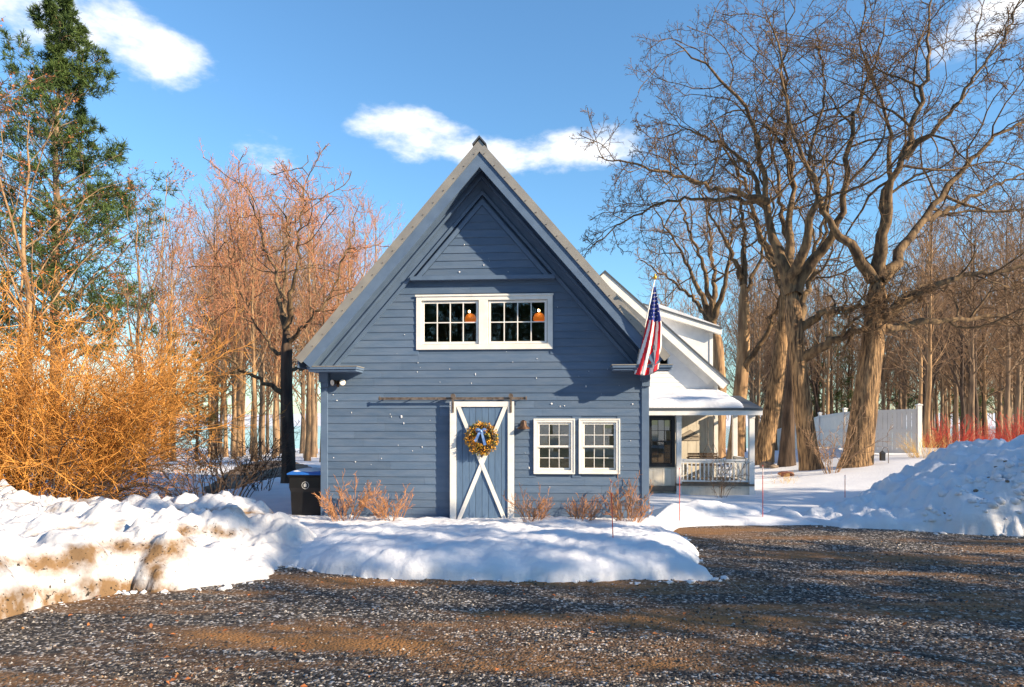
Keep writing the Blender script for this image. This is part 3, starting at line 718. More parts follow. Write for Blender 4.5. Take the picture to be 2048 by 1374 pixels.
# ---- twin flood light under the left return
fp = onY(676, 765, D-.1)
fl = thing('flood_light', (fp[0], D-.02, fp[2]), 'twin-headed flood light with pale lenses under the eave return', 'lamp')
MB().tube([(fp[0], D-.06, fp[2]), (fp[0], D-.018, fp[2])], .05, 14).build('base', M['lampmetal'], fl)
lathe(MB(), (fp[0], D-.10, fp[2]-.07), [(0, .045), (.03, .04), (.035, 0), (.028, -.03), (0, -.035)], 12).build('sensor', M['lampmetal'], fl, smooth=True)
for s, dx_ in ((-1, -.085), (1, .10)):
    c_ = np.array((fp[0]+dx_, D-.13, fp[2]-.0)); ax = np.array((s*.55, -.8, -.1)); ax /= np.linalg.norm(ax)
    h = MB().tube([c_-ax*.07, c_-ax*.03, c_+ax*.04], [.03, .052, .07], 16).build('lamp_head', M['lampmetal'], fl, smooth=False)
    MB().tube([c_+ax*.041, c_+ax*.05], [.066, .055], 16).build('lens', M['lens'], h)
    MB().tube([(fp[0], D-.06, fp[2]), c_-ax*.06], .012, 8).build('arm', M['lampmetal'], fl)

# ---- flag on its slanting pole
f0 = onY(1270, 745, D-.06); f1 = onY(1310, 556, D-.95)
fg = thing('flag', f0, 'striped and starred flag hanging limp from a white pole on the barn corner', 'flag')
MB().tube([f0, f1], .013, 10).build('pole', M['white'], fg, smooth=True)
MB().tube([f0+np.array((0, .05, 0)), f0+(f1-f0)*.05], [.03, .02], 10).build('bracket', M['iron'], fg)
lathe(MB(), f1, [(.0, .09), (.018, .075), (.012, .055), (.035, .035), (.04, .01), (.03, -.015), (.012, -.03)], 12).build('finial', M['gold'], fg, smooth=True)
def flag_pt(u, v):
    """u: 0 at the pole tip side, 1 at the foot; v: 0..1 across the stripes"""
    yy = D-.93+.40*u
    top = onY(1309, 574, yy)
    lx = 1307-38*u**1.2; rx = 1311+12*min(1, u*2.2)-4*max(0, u-.7)/.3
    px = lx+(rx-lx)*v; py = 574+ (748-574)*u - 12*v*u + 8*math.sin(v*3.1)*u
    q = onY(px, py, yy); q[1] += .035*math.sin(v*11+u*2)*min(1, u*3)+.010*math.sin(v*31)*u
    return q
NU, NV = 48, 45
vs = [tuple(flag_pt(i/NU, j/NV)) for i in range(NU+1) for j in range(NV+1)]
b = MB()
for i in range(NU):
    for j in range(NV):
        u, v = (i+.5)/NU, (j+.5)/NV
        vv = v+.42*(u-.38)*(1-v)*.9
        st = int(vv*7.5) % 2
        can = u < .36+.06*v
        b.f.append((i*(NV+1)+j, i*(NV+1)+j+1, (i+1)*(NV+1)+j+1, (i+1)*(NV+1)+j)); b.m.append(2 if can else (1 if st else 0))
b.v = vs
cl = b.build('cloth', [M['flag_red'], M['flag_white'], M['flag_blue']], fg, smooth=True)
sd_ = cl.modifiers.new('thick', 'SOLIDIFY'); sd_.thickness = .004; sd_.offset = 1
stars = MB()
for r_ in range(7):
    for c_ in range(4):
        u = .07+r_*.045; v = (c_+.5+.5*(r_ % 2))/4.5
        p = flag_pt(u, v); p[1] -= .012; rad = .011+.006*u*2
        pts = [(p[0]+(rad if k % 2 == 0 else rad*.45)*math.sin(k*math.pi/5), p[1], p[2]+(rad if k % 2 == 0 else rad*.45)*math.cos(k*math.pi/5)) for k in range(10)]
        stars.add(pts+[(p[0], p[1]-.001, p[2])], [(k, (k+1) % 10, 10) for k in range(10)])
stars.build('stars', M['flag_white'], cl)
# ---- snow splashes stuck on the clapboards
fr = random.Random(9); b = MB()
for i in range(110):
    px, py = fr.uniform(655, 1285), fr.uniform(470, 1000)
    p = onY(px, py, D-.023)
    if not (wall_x(p[2], -1, .72) < p[0] < wall_x(p[2], 1, .72)): continue
    if any(a-.05 < p[0] < b_+.05 and c-.05 < p[2] < d_+.05 for a, b_, c, d_ in (UW, LW1, LW2)) or (DX0-.05 < p[0] < DX1+.05 and p[2] < DZ1+.2): continue
    yy = D-.023 if p[2] < PZ0 else D-.10
    r = fr.choice((.007, .009, .011, .013, .02)); sx, sz = fr.uniform(.6, 1.3), fr.uniform(.7, 1.7)
    k0 = [(p[0]+r*sx*math.cos(k*math.pi/4)*fr.uniform(.7, 1.2), yy, p[2]+r*sz*math.sin(k*math.pi/4)*fr.uniform(.7, 1.2)) for k in range(8)]
    b.add(k0+[(p[0], yy-.012, p[2])], [(k, (k+1) % 8, 8) for k in range(8)])
o = b.build('snow_flecks', M['snow'], wallo); o['kind'] = 'stuff'
# ------------------------------------------------------------------ the white house behind, with its porch
GY = 22.2
wp0 = onY(1210, 540, GY-.35); we0 = onY(1461, 764, GY-.35)
WXA, WZA = wp0[0], wp0[2]; WH = we0[0]-WXA; WZE = we0[2]; WSL = math.hypot(WH, WZA-WZE); WCA = WH/WSL; WSA = (WZA-WZE)/WSL
WXR = X(1435, GY); WXL = 2*WXA-WXR
house = thing('house', ((WXA, GY+4, 0)), 'white gabled house with shed dormer and snow-topped porch behind the barn', 'house')
def wrake(side, p0, p1, s_end=None):
    s_end = WSL if s_end is None else s_end
    u = (side*WCA, -WSA); n_ = (-side*WSA, -WCA); e = (WXA+u[0]*s_end, WZA+u[1]*s_end)
    return [(WXA, WZA-p0/WCA), (WXA, WZA-p1/WCA), (e[0]+n_[0]*p1, e[1]+n_[1]*p1), (e[0]+n_[0]*p0, e[1]+n_[1]*p0)]
def wroof_x(z, p, side): return WXA+side*(WZA-p/WCA-z)*WCA/WSA
wz = WZA-.25/WCA
gw = MB().prism([(WXL, -.2), (WXR, -.2), (WXR, WZE+.05), (WXA, wz), (WXL, WZE+.05)], GY, GY+8).build('wall', M['offwhite'], house)
z = 3.0
while z < WZA-.7:
    x0, x1 = max(WXL, wroof_x(z+.14, .30, -1)), min(WXR-.13, wroof_x(z+.14, .30, 1))
    if x1 > 1.5:
        x0 = max(x0, 1.4)
        MB().add([(x0, GY-.018, z), (x1, GY-.018, z), (x1, GY-.005, z+.152), (x0, GY-.005, z+.152), (x0, GY-.001, z), (x1, GY-.001, z), (x1, GY-.001, z+.152), (x0, GY-.001, z+.152)],
                 [(0, 1, 2, 3), (0, 4, 5, 1), (1, 5, 6, 2), (0, 3, 7, 4), (3, 2, 6, 7)]).build('siding_board', M['offwhite'], gw)
    z += .145
for s in (-1, 1):
    MB().prism(wrake(s, 0, .05), GY-.36, GY+8.2).build('roof', M['roof'], house)
    MB().prism(wrake(s, .05, .30, WSL-.02), GY-.33, GY-.29).build('rake_board', M['white'], house)
    MB().prism(wrake(s, .24, .27, WSL-.05), GY-.29, GY-.002).build('soffit', M['white'], house)
    MB().prism(wrake(s, .27, .48, WSL-.42), GY-.04, GY-.003).build('frieze_board', M['white'], house)
box('corner_board', M['white'], house, WXR-.12, WXR+.01, GY-.03, GY+.1, -.1, WZE-.1, .004)
# snow strip along the right roof edge, lying on the roof
sn = MB().prism([(WXA+WCA*1.2, WZA-WSA*1.2+.01), (WXA+WCA*WSL*.62, WZA-WSA*WSL*.62+.01), (WXA+WCA*WSL*.62+.02, WZA-WSA*WSL*.62+.09), (WXA+WCA*1.25, WZA-WSA*1.2+.12)], GY+.6, GY+7.8).build('snow_cover', M['snow'], house)
# shed dormer
dY = GY+1.4
dp = [onY(*p, dY) for p in ((1300, 626), (1425, 664), (1425, 742), (1300, 660))]
dpoly = [(p[0], p[2]) for p in dp]
dpoly[2] = (dpoly[1][0], WZA-(dpoly[1][0]-WXA)*WSA/WCA-.05); dpoly[3] = (dpoly[0][0], WZA-(dpoly[0][0]-WXA)*WSA/WCA-.05)
dm = MB().prism(dpoly, dY, dY+4).build('dormer', M['offwhite'], house)
r0, r1 = onY(1286, 606, dY-.25), onY(1445, 655, dY-.25)
MB().prism([(r0[0], r0[2]), (r1[0], r1[2]), (r1[0]-.01, r1[2]-.05), (r0[0], r0[2]-.05)], dY-.27, dY+4.3).build('dormer_roof', M['roof'], dm)
MB().prism([(r0[0], r0[2]-.052), (r1[0]-.01, r1[2]-.052), (r1[0]-.02, r1[2]-.24), (r0[0], r0[2]-.22)], dY-.24, dY-.20).build('rake_board', M['white'], dm)
MB().prism([(r0[0], r0[2]-.20), (r1[0]-.03, r1[2]-.20), (r1[0]-.03, r1[2]-.225), (r0[0], r0[2]-.225)], dY-.20, dY-.001).build('soffit', M['white'], dm)
MB().prism([(r0[0]+.3, r0[2]-.07), (r1[0]-.06, r1[2]+.004), (r1[0]-.1, r1[2]+.07), (r0[0]+.3, r0[2]+.06)], dY-.2, dY+4.1).build('snow_cover', M['snow'], dm)
box('corner_board', M['white'], dm, dpoly[1][0]-.10, dpoly[1][0]+.01, dY-.025, dY+.1, dpoly[2][1]-.2, dpoly[1][1]-.0)
# ---- porch
PY = 20.0
PX0 = XR+.06; PX1 = X(1526, PY-.3)
zf0, zf1 = Z(829, 1400, PY-.3), Z(820, 1400, PY-.3)
box('porch_beam', M['white'], house, PX0, PX1-.12, PY-.14, PY+.04, zf0-.01, zf1-.02, .004)
pr = MB().add([(PX0, PY-.32, zf1-.01), (PX1, PY-.32, zf1-.01), (PX1, GY-.02, zf1+.42), (PX0, GY-.02, zf1+.42), (PX0, PY-.32, zf1+.05), (PX1, PY-.32, zf1+.05), (PX1, GY-.02, zf1+.48), (PX0, GY-.02, zf1+.48)],
        [(0, 3, 2, 1), (4, 5, 6, 7), (0, 1, 5, 4), (1, 2, 6, 5), (2, 3, 7, 6), (3, 0, 4, 7)]).build('porch_roof', M['roof'], house)
box('porch_fascia', M['white'], pr, PX0, PX1-.01, PY-.30, PY-.26, zf0-.02, zf1-.012)
box('porch_fascia', M['white'], pr, PX1-.05, PX1-.012, PY-.255, GY-.02, zf0+.02, zf1-.02)
def porch_snow():
    x0, x1 = PX0+.02, X(1488, PY-.2); y0, y1 = PY-.22, GY-.03
    def zf(x, y):
        base = zf1+.05+(y-PY+.32)/(GY-PY+.3)*.43
        e = np.minimum(np.minimum(x1-x, (y-y0)*1.6+.0), .5); t = np.clip(e/.28, 0, 1)
        return base-.02+(.24+.05*fbm(x*1.3, y*1.3, 31))*np.sqrt(1-(1-t)**2)+.012*fbm(x*6, y*6, 32)*t
    me = grid_mesh('snow_cover', np.linspace(x0, x1, 90), np.linspace(y0, y1, 50), zf, [M['snow']])
    co = np.zeros(len(me.vertices)*3, np.float32); me.vertices.foreach_get('co', co); co = (co.reshape(-1, 3)-org(house)).astype(np.float32); me.vertices.foreach_set('co', co.ravel())
    link('snow_cover', me, pr)
porch_snow()
FZ = Z(967, 1430, PY)                                            # porch floor
fl_ = MB().box(X(1352, PY), X(1507, PY), PY-.12, GY-.001, FZ-.06, FZ).build('porch_floor', M['porchwood'], house)
box('porch_skirt', M['cream'], house, X(1352, PY), X(1506, PY), PY-.08, PY-.05, FZ-.5, FZ-.062)
def post(x0, x1, y0, y1, z0, z1):
    return MB().box(x0, x1, y0, y1, z0, z1).box(x0-.012, x1+.012, y0-.012, y1+.012, z0, z0+.12).box(x0-.01, x1+.01, y0-.01, y1+.01, z1-.10, z1-.0).build('porch_post', M['white'], house, bevel=.004)
post(X(1352, PY), X(1362, PY), PY-.10, PY+.04, FZ-.35, zf0-.011)
post(X(1497, PY), X(1507.5, PY), PY-.10, PY+.05, FZ-.35, zf0-.011)
bx = X(1497, PY); post(bx, bx+.14, GY-.45, GY-.31, FZ, zf0+.25)
def railing(pts, skip_ends=True):
    (xa, ya), (xb, yb) = pts; L_ = math.hypot(xb-xa, yb-ya); dx, dy = (xb-xa)/L_, (yb-ya)/L_; nx, ny = -dy, dx
    zt = Z(918, 1430, PY)
    def bar(z0, z1, w): return [(xa-nx*w, ya-ny*w, z0), (xb-nx*w, yb-ny*w, z0), (xb+nx*w, yb+ny*w, z0), (xa+nx*w, ya+ny*w, z0), (xa-nx*w, ya-ny*w, z1), (xb-nx*w, yb-ny*w, z1), (xb+nx*w, yb+ny*w, z1), (xa+nx*w, ya+ny*w, z1)]
    fs = [(0, 3, 2, 1), (4, 5, 6, 7), (0, 1, 5, 4), (1, 2, 6, 5), (2, 3, 7, 6), (3, 0, 4, 7)]
    r_ = MB().add(bar(zt-.05, zt, .045), fs).add(bar(zt-.11, zt-.051, .02), fs).add(bar(FZ+.05, FZ+.10, .022), fs).build('railing', M['white'], house)
    k = int(L_/.119); o0 = org(house)
    for i in range(k):
        t = (i+.5)/k; x, y = xa+(xb-xa)*t, ya+(yb-ya)*t
        box('baluster', M['white'], r_, x-.019, x+.019, y-.019, y+.019, FZ+.101, zt-.111)
railing(((X(1362, PY)+.0, PY-.03), (X(1497, PY), PY-.03)))
railing(((X(1502, PY), PY+.06), (bx+.07, GY-.46)))
# boarded wall under the porch, board by board, and the mudroom to its left
x = X(1362, GY)-.6; k = 0
while x < WXR-.14:
    w = .27; box('wall_board', M['cream'], gw, x+.004, min(x+w-.004, WXR-.122), GY-.022, GY-.002, FZ, zf1+.40); x += w
mx0, mx1 = XR+.02, X(1351.5, PY)
MY = PY+.02
wzb, wzt = Z(934, 1325, MY), Z(832, 1325, MY); wx0, wx1 = X(1299, MY)+.0, X(1350, MY)
mud = MB().box(mx0, mx1, MY+.05, GY-.03, .1, wzb).box(mx0, mx1, MY+.05, GY-.03, wzt, zf0+.1).box(wx1-.0, mx1, MY+.05, MY+.2, wzb, wzt).build('mudroom', M['cream'], house)
k = 0; x = mx0
while x < mx1-.02:
    box('wall_board', M['cream'], mud, x+.003, min(x+.262, mx1)-.003, MY+.025, MY+.049, .32, wzb-.04); x += .262
box('sill_board', M['porchwood'], mud, mx0, mx1, MY-.06, MY+.05, .17, .318, .005)
box('back_panel', M['room'], mud, mx0, mx1, MY+.9, MY+.92, wzb, wzt)
wf = MB(); frame(wf, wx0-.05, wx1, wzb, wzt, .085, MY-.0, MY+.10)
mw_ = wf.build('window', M['black'], house, bevel=.004)
sash(mw_, wx0+.04, wx1-.09, (wzb+wzt)/2-.01, wzt-.09, .03, MY+.03, 3, 2, 'black', .012)
sash(mw_, wx0+.04, wx1-.09, wzb+.09, (wzb+wzt)/2+.01, .03, MY+.055, 3, 2, 'black', .012)
# blind half drawn behind the glass
box('blind', M['shade'], mw_, wx0+.03, wx1-.08, MY+.16, MY+.17, (wzb+wzt)/2+.05, wzt-.08)
# ---- plaque on the porch wall
sp_ = onY(1381, 873, GY-.05); s_ = 1365/22
sg = thing('plaque', (sp_[0], GY-.022, sp_[2]), 'small house-shaped wooden plaque with dark lettering on the porch wall', 'sign')
pl = [(-.265, -.125), (.265, -.125), (.285, .02), (.0, .205), (-.285, .04)]
pq = MB().prism([(sp_[0]+a, sp_[2]+b) for a, b in pl], GY-.045, GY-.024).build('board', mat('grey_plaque_wood', (.42, .37, .31), .8, (.34, .30, .25), 10), sg)
MB().prism([(sp_[0]+a*1.06, sp_[2]+b*1.06) for a, b in pl], GY-.035, GY-.0235).build('rim', M['porchwood'], sg)
def text(body, size, x, y, z, m, parent, name='lettering'):
    cu = bpy.data.curves.new(name, 'FONT'); cu.body = body; cu.size = size; cu.align_x = 'CENTER'; cu.align_y = 'CENTER'; cu.extrude = .001
    to = bpy.data.objects.new(name, cu); COL.objects.link(to)
    me = bpy.data.meshes.new_from_object(to.evaluated_get(bpy.context.evaluated_depsgraph_get())); bpy.data.objects.remove(to)
    me.materials.clear(); me.materials.append(m)
    o0 = org(parent); o = link(name, me, parent, (x-o0[0], y-o0[1], z-o0[2])); o.rotation_euler = (math.pi/2, 0, 0); return o
text('A KENNY TWEEDS', .062, sp_[0], GY-.047, sp_[2]-.01, M['black'], sg)
text('EST', .032, sp_[0]+.02, GY-.047, sp_[2]-.075, M['black'], sg)
# ---- porch swing hanging from the ceiling
sw0 = onY(1404, 945, GY-.55)
sw = thing('porch_swing', (sw0[0], GY-.6, FZ+.42), 'dark slatted porch swing hanging on chains behind the white railing', 'swing')
for px in (1416, 1427):
    p0 = onY(px, 887, GY-.55); top = np.array((p0[0], p0[1], zf0+.22))
    ch = MB().tube([top, p0], .009, 6).build('chain', M['iron'], sw)
    for q in (-.30, .24): MB().tube([p0, (p0[0]+q, p0[1]-.05, FZ+.50)], .007, 6).build('chain_leg', M['iron'], ch)
for k in range(5): box('seat_slat', M['bark_dark'], sw, sw0[0]-.42, sw0[0]+.5, GY-.9+k*.085, GY-.83+k*.085, FZ+.42, FZ+.44)
for k in range(4): box('back_slat', M['bark_dark'], sw, sw0[0]-.42, sw0[0]+.5, GY-.44+k*.01, GY-.42+k*.01, FZ+.50+k*.075, FZ+.56+k*.075)
for q in (-.42, .5): box('arm', M['bark_dark'], sw, sw0[0]+q-.03, sw0[0]+q+.03, GY-.92, GY-.40, FZ+.62, FZ+.65)
# ------------------------------------------------------------------ trees and shrubs
def nrm(v): return v/np.maximum(np.linalg.norm(v, axis=-1, keepdims=True), 1e-9)
class Acc:
    def __init__(s): s.V = []; s.Q = []; s.m = []; s.n = 0
    def tubes(s, P, Rd, sides, mi=0, ridge=0):
        """P (N,S,3) polylines, Rd (N,S) radii"""
        N, S, _ = P.shape
        if N == 0: return
        T = np.empty_like(P); T[:, 1:-1] = P[:, 2:]-P[:, :-2]; T[:, 0] = P[:, 1]-P[:, 0]; T[:, -1] = P[:, -1]-P[:, -2]; T = nrm(T)
        ref = np.where(np.abs(T[..., 2:3]) < .9, np.array((0, 0, 1.)), np.array((1., 0, 0)))
        ref = np.repeat(ref[:, :1], S, 1)
        A = nrm(np.cross(T, ref)); B = np.cross(T, A)
        th = np.arange(sides)*2*np.pi/sides
        rr = Rd[..., None]*np.ones(sides)
        if ridge:
            k = np.arange(S)
            tt = np.minimum(th, 2*np.pi-th)[None, None]+0*rr; zz = P[..., 2][..., None]+0*rr
            rr = rr*(1+ridge*1.6*fbm(tt*3.2, zz*.35+P[:, :1, :1], 61, 2)+ridge*2.2*np.abs(fbm(tt*9, zz*.8, 62, 2)))
        V = P[:, :, None]+(A[:, :, None]*np.cos(th)[None, None, :, None]+B[:, :, None]*np.sin(th)[None, None, :, None])*rr[..., None]
        i = np.arange(N)[:, None, None]*S*sides; j = np.arange(S-1)[None, :, None]*sides; k = np.arange(sides)[None, None]
        a = i+j+k; b = i+j+(k+1) % sides
        Q = np.stack([a, b, b+sides, a+sides], -1).reshape(-1, 4)+s.n
        s.V.append(V.reshape(-1, 3)); s.Q.append(Q); s.m.append(np.full(len(Q), mi)); s.n += V.shape[0]*S*sides
    def quads(s, V, mi=0):
        n = len(V)//4; s.V.append(V); s.Q.append(np.arange(n*4).reshape(-1, 4)+s.n); s.m.append(np.full(n, mi)); s.n += n*4
    def mesh(s, name, mats, off=(0, 0, 0), smooth=True):
        return np_mesh(name, np.concatenate(s.V)-np.asarray(off, float), np.concatenate(s.Q), mats, np.concatenate(s.m), smooth)
def resample(pts, S):
    pts = np.asarray(pts, float); d = np.r_[0, np.cumsum(np.linalg.norm(np.diff(pts[:, :3], axis=0), axis=1))]; t = np.linspace(0, d[-1], S)
    # smooth by Catmull-like cubic on each coordinate
    out = np.stack([np.interp(t, d, pts[:, k]) for k in range(pts.shape[1])], 1)
    for _ in range(2): out[1:-1] = out[1:-1]*.5+(out[:-2]+out[2:])*.25
    return out
def grow(P, Rd, n, seg, lf, ang=(35, 60), t0=.2, t1=1., wig=.12, trop=.05, rf=.5, rend=.25, lmin=.0, jit=.3, rmin=.004, toptaper=.6):
    N, S, _ = P.shape
    if N == 0: return P[:0], Rd[:0]
    plen = np.linalg.norm(np.diff(P, axis=1), axis=2).sum(1)
    idx = np.repeat(np.arange(N), n); K = len(idx)
    t = np.tile((np.arange(n)+.5)/n, N)*(t1-t0)+t0+rng.uniform(-.5, .5, K)*(t1-t0)/n
    t = np.clip(t, t0, .995); f = t*(S-1); i0 = np.minimum(f.astype(int), S-2); w = (f-i0)[:, None]
    p = P[idx, i0]*(1-w)+P[idx, i0+1]*w; tan = nrm(P[idx, i0+1]-P[idx, i0]); pr = Rd[idx, i0]*(1-w[:, 0])+Rd[idx, i0+1]*w[:, 0]
    ref = np.where(np.abs(tan[:, 2:3]) < .9, np.array((0, 0, 1.)), np.array((1., 0, 0)))
    a = nrm(np.cross(tan, ref)); b = np.cross(tan, a)
    ph = np.tile(np.arange(n)*2.4, N)+np.repeat(rng.random(N)*6.28, n)+rng.normal(0, jit, K)
    side = a*np.cos(ph)[:, None]+b*np.sin(ph)[:, None]
    an = np.radians(rng.uniform(ang[0], ang[1], K))[:, None]
    d = nrm(tan*np.cos(an)+side*np.sin(an))
    L_ = np.maximum(plen[idx]*lf*(1.1-toptaper*t)*rng.uniform(.6, 1.25, K), lmin)
    step = (L_/(seg-1))[:, None]
    out = np.empty((K, seg, 3)); out[:, 0] = p
    cur = rng.normal(0, wig*.8, (K, 3))
    for s in range(1, seg):
        d = nrm(d+rng.normal(0, wig, (K, 3))+cur*.5+np.array((0, 0, trop))); out[:, s] = out[:, s-1]+d*step
    r0 = np.maximum(np.minimum(pr*rf*rng.uniform(.7, 1.1, K), pr*.85), rmin)
    rad = r0[:, None]*(1-(1-rend)*np.linspace(0, 1, seg)[None]); return out, np.maximum(rad, rmin*.8)

def stem(pts, radii, S=14, wob=0):
    q = resample(np.c_[np.asarray(pts, float), np.asarray(radii, float)], S)
    P = q[:, :3]; 
    if wob: P[1:-1] += rng.normal(0, wob, (S-2, 3))
    return P[None], q[None, :, 3]
def put_tree(name, base, trunk_me, crown_me, label, cat='tree', group=None, rot=0, sc=1.0, extra=()):
    t = thing(name, base, label, cat, group); t.rotation_euler = (0, 0, rot); t.scale = (sc, sc, sc)
    link('trunk', trunk_me, t)
    if crown_me: link('crown', crown_me, t)
    for n_, m_ in extra: link(n_, m_, t)
    return t
def wood_tree(h, r, nb, barkm, twigm, spread=.30, up=.10, ang=(28, 52), t0=.35, fork=0, n2=7, n3=6, tw=.008, leaves=0, leafm=None, lean=.02):
    """generic bare tree at the origin -> (trunk mesh, crown mesh)"""
    S = 16; z = np.linspace(0, h, S); c = np.cumsum(rng.normal(0, lean, (S, 2))*h/S*1.6, 0)
    P = np.zeros((1, S, 3)); P[0, :, 2] = z-.4*(z == 0); P[0, :, :2] = c-c[0]
    Rd = (r*(1-.9*(z/h)**.85)+r*.45*np.exp(-z/.5))[None]
    A = Acc(); A.tubes(P, Rd, 10, 0, .03)
    st = [(P, Rd)]
    if fork:
        f = grow(P, Rd, fork, 12, .62, (14, 30), max(.18, t0-.1), .6, .06, .10, .72, .2, rmin=.02); st.append(f); A.tubes(*f, 8, 0)
    C = Acc(); l1p = []; l1r = []
    for (p, q) in st:
        b = grow(p, q, nb if p is P else max(5, nb//2), 8, spread, ang, t0, .98, .10, up, .5, .25, rmin=tw*1.6); l1p.append(b[0]); l1r.append(b[1])
    b1 = (np.concatenate(l1p), np.concatenate(l1r)); A.tubes(*b1, 5, 0)
    b2 = grow(*b1, n2, 6, .48, (25, 55), .2, .98, .14, up*.8, .55, .3, rmin=tw); C.tubes(*b2, 4, 0)
    b3 = grow(*b2, n3, 4, .5, (25, 55), .2, .98, .16, up*.6, .6, .4, rmin=tw*.75); C.tubes(*b3, 3, 0)
    if leaves:
        q = b3[0].reshape(-1, 3); q = q[rng.integers(0, len(q), leaves)]; C.quads(leaf_quads(q, .07), 1)
    return A.mesh('trunk', [barkm]), C.mesh('crown', [twigm]+([leafm] if leafm else []))
def leaf_quads(c, size):
    n = len(c); d = nrm(rng.normal(0, 1, (n, 3))); s = nrm(np.cross(d, rng.normal(0, 1, (n, 3)))); l = size*rng.uniform(.6, 1.2, (n, 1))
    return np.stack([c, c+d*l*.5+s*l*.38, c+d*l, c+d*l*.5-s*l*.38], 1).reshape(-1, 3)

# ---- the two great trees by the fence, limbs laid out one by one
def pl(d, pts): return [atD(x, y, d+(o if len(q) > 3 else 0)) for q in pts for x, y, o in [(q[0], q[1], q[3] if len(q) > 3 else 0)]]
def big_tree(name, d, trunk, limbs, label, barkm, twigm, side=18, dens=1.0, group=None, flare=.14, LS=.56, tw=.0075):
    k = d/F; pts = pl(d, trunk); rad = [q[2]*k for q in trunk]
    base = pts[0].copy(); g = gz(base[0], base[1]); base[2] = g
    pts[0][2] = g-.35
    P, Rd = stem(pts, rad, 70); Rd[0, -10:] *= np.linspace(1, .45, 10)
    hh = P[0, :, 2]-g
    Rd = Rd*(1+flare*np.exp(-np.maximum(hh, 0)/.35))
    A = Acc(); A.tubes(P, Rd, side*2, 0, .045)
    LP = []; LR = []
    for L_ in limbs:
        n_ = len(L_); p, r = stem(pl(d, L_), [q[2]*k*(LS+(.88-LS)*max(0, 1-i/(n_*.3))) for i, q in enumerate(L_)], 26, .055); A.tubes(p, r, 10, 1, .04); LP.append(p); LR.append(r)
    LP = np.concatenate(LP); LR = np.concatenate(LR)
    C = Acc()
    a1 = grow(LP, LR, int(12*dens), 10, .42, (35, 75), .3, .98, .20, .03, .55, .22, rmin=.018); C.tubes(*a1, 6, 0)
    b2 = grow(*a1, 7, 8, .5, (30, 65), .15, .98, .20, .03, .55, .3, rmin=.011); C.tubes(*b2, 4, 1)
    b3 = grow(*b2, 7, 5, .5, (30, 65), .2, .98, .18, .03, .6, .4, rmin=tw); C.tubes(*b3, 3, 1)
    if dens > 1: b4 = grow(*b3, 3, 2, .5, (30, 60), .3, .98, .2, .03, .6, .5, rmin=tw*.8); C.tubes(*b4, 3, 1)
    t = thing(name, base, label, 'tree', group)
    link('trunk', A.mesh('trunk', [barkm, M['bark_limb']], base), t); link('crown', C.mesh('crown', [M['bark_limb'], twigm], base), t)
    return t
TA = [(1626, 950, 21), (1616, 900, 18.5), (1606, 820, 17), (1598, 740, 15.5), (1591, 670, 15), (1586, 620, 15.5), (1585, 570, 17)]
LA = [[(1584, 585, 17), (1562, 520, 15), (1543, 471, 13, .2), (1535, 397, 11, .5), (1522, 330, 9, .4), (1520, 272, 7.5), (1486, 210, 6), (1424, 142, 4), (1350, 85, 2)],
      [(1588, 585, 18), (1611, 533, 15), (1660, 482, 13, -.6), (1690, 420, 11, -1), (1694, 318, 9, -1.2), (1697, 250, 7, -1), (1726, 187, 5), (1760, 110, 3), (1775, 20, 1.5)],
      [(1585, 580, 15), (1583, 520, 13, .6), (1577, 443, 11, 1.2), (1590, 360, 9, 1.5), (1570, 280, 7, 1.4), (1575, 190, 5, 1), (1568, 90, 3), (1590, 0, 1.5)],
      [(1585, 575, 14), (1600, 500, 12, -.8), (1634, 408, 10, -1.4), (1645, 369, 8, -1.6), (1600, 300, 6, -1.8), (1570, 200, 4.5, -2), (1560, 100, 3, -2), (1530, 20, 1.5, -2)],
      [(1536, 405, 9, .3), (1498, 392, 8), (1407, 369, 6.5, -.5), (1339, 352, 5, -1), (1265, 329, 3.5, -1), (1197, 312, 1.6, -1)],
      [(1538, 420, 8, .5), (1480, 400, 6.5, 1), (1400, 396, 5.5, 1.5), (1322, 403, 4.5, 2), (1237, 448, 3, 2), (1186, 494, 1.5, 2)],
      [(1543, 455, 8, .2), (1500, 330, 6, 1), (1440, 285, 5, 1.3), (1380, 260, 3.5, 1.5), (1290, 280, 1.6, 2)],
      [(1602, 655, 11), (1651, 626, 9, -.6), (1700, 616, 8, -1), (1732, 610, 6.5, -1.3), (1790, 590, 4, -1.5)],
      [(1608, 715, 13), (1650, 690, 12, -.8), (1700, 668, 10, -1.2), (1742, 648, 8, -1.6), (1800, 600, 5, -2), (1850, 570, 3, -2)]]
big_tree('old_maple_tree', 25.0, TA, LA, 'big bare tree with slim furrowed trunk forking low, next to the thicker trunk', M['bark_big'], M['twig_oak'], dens=1.15)
TB = [(1708, 958, 30), (1716, 910, 26), (1726, 840, 23.5), (1736, 760, 22), (1745, 690, 20), (1751, 630, 19), (1754, 575, 19), (1754, 545, 18)]
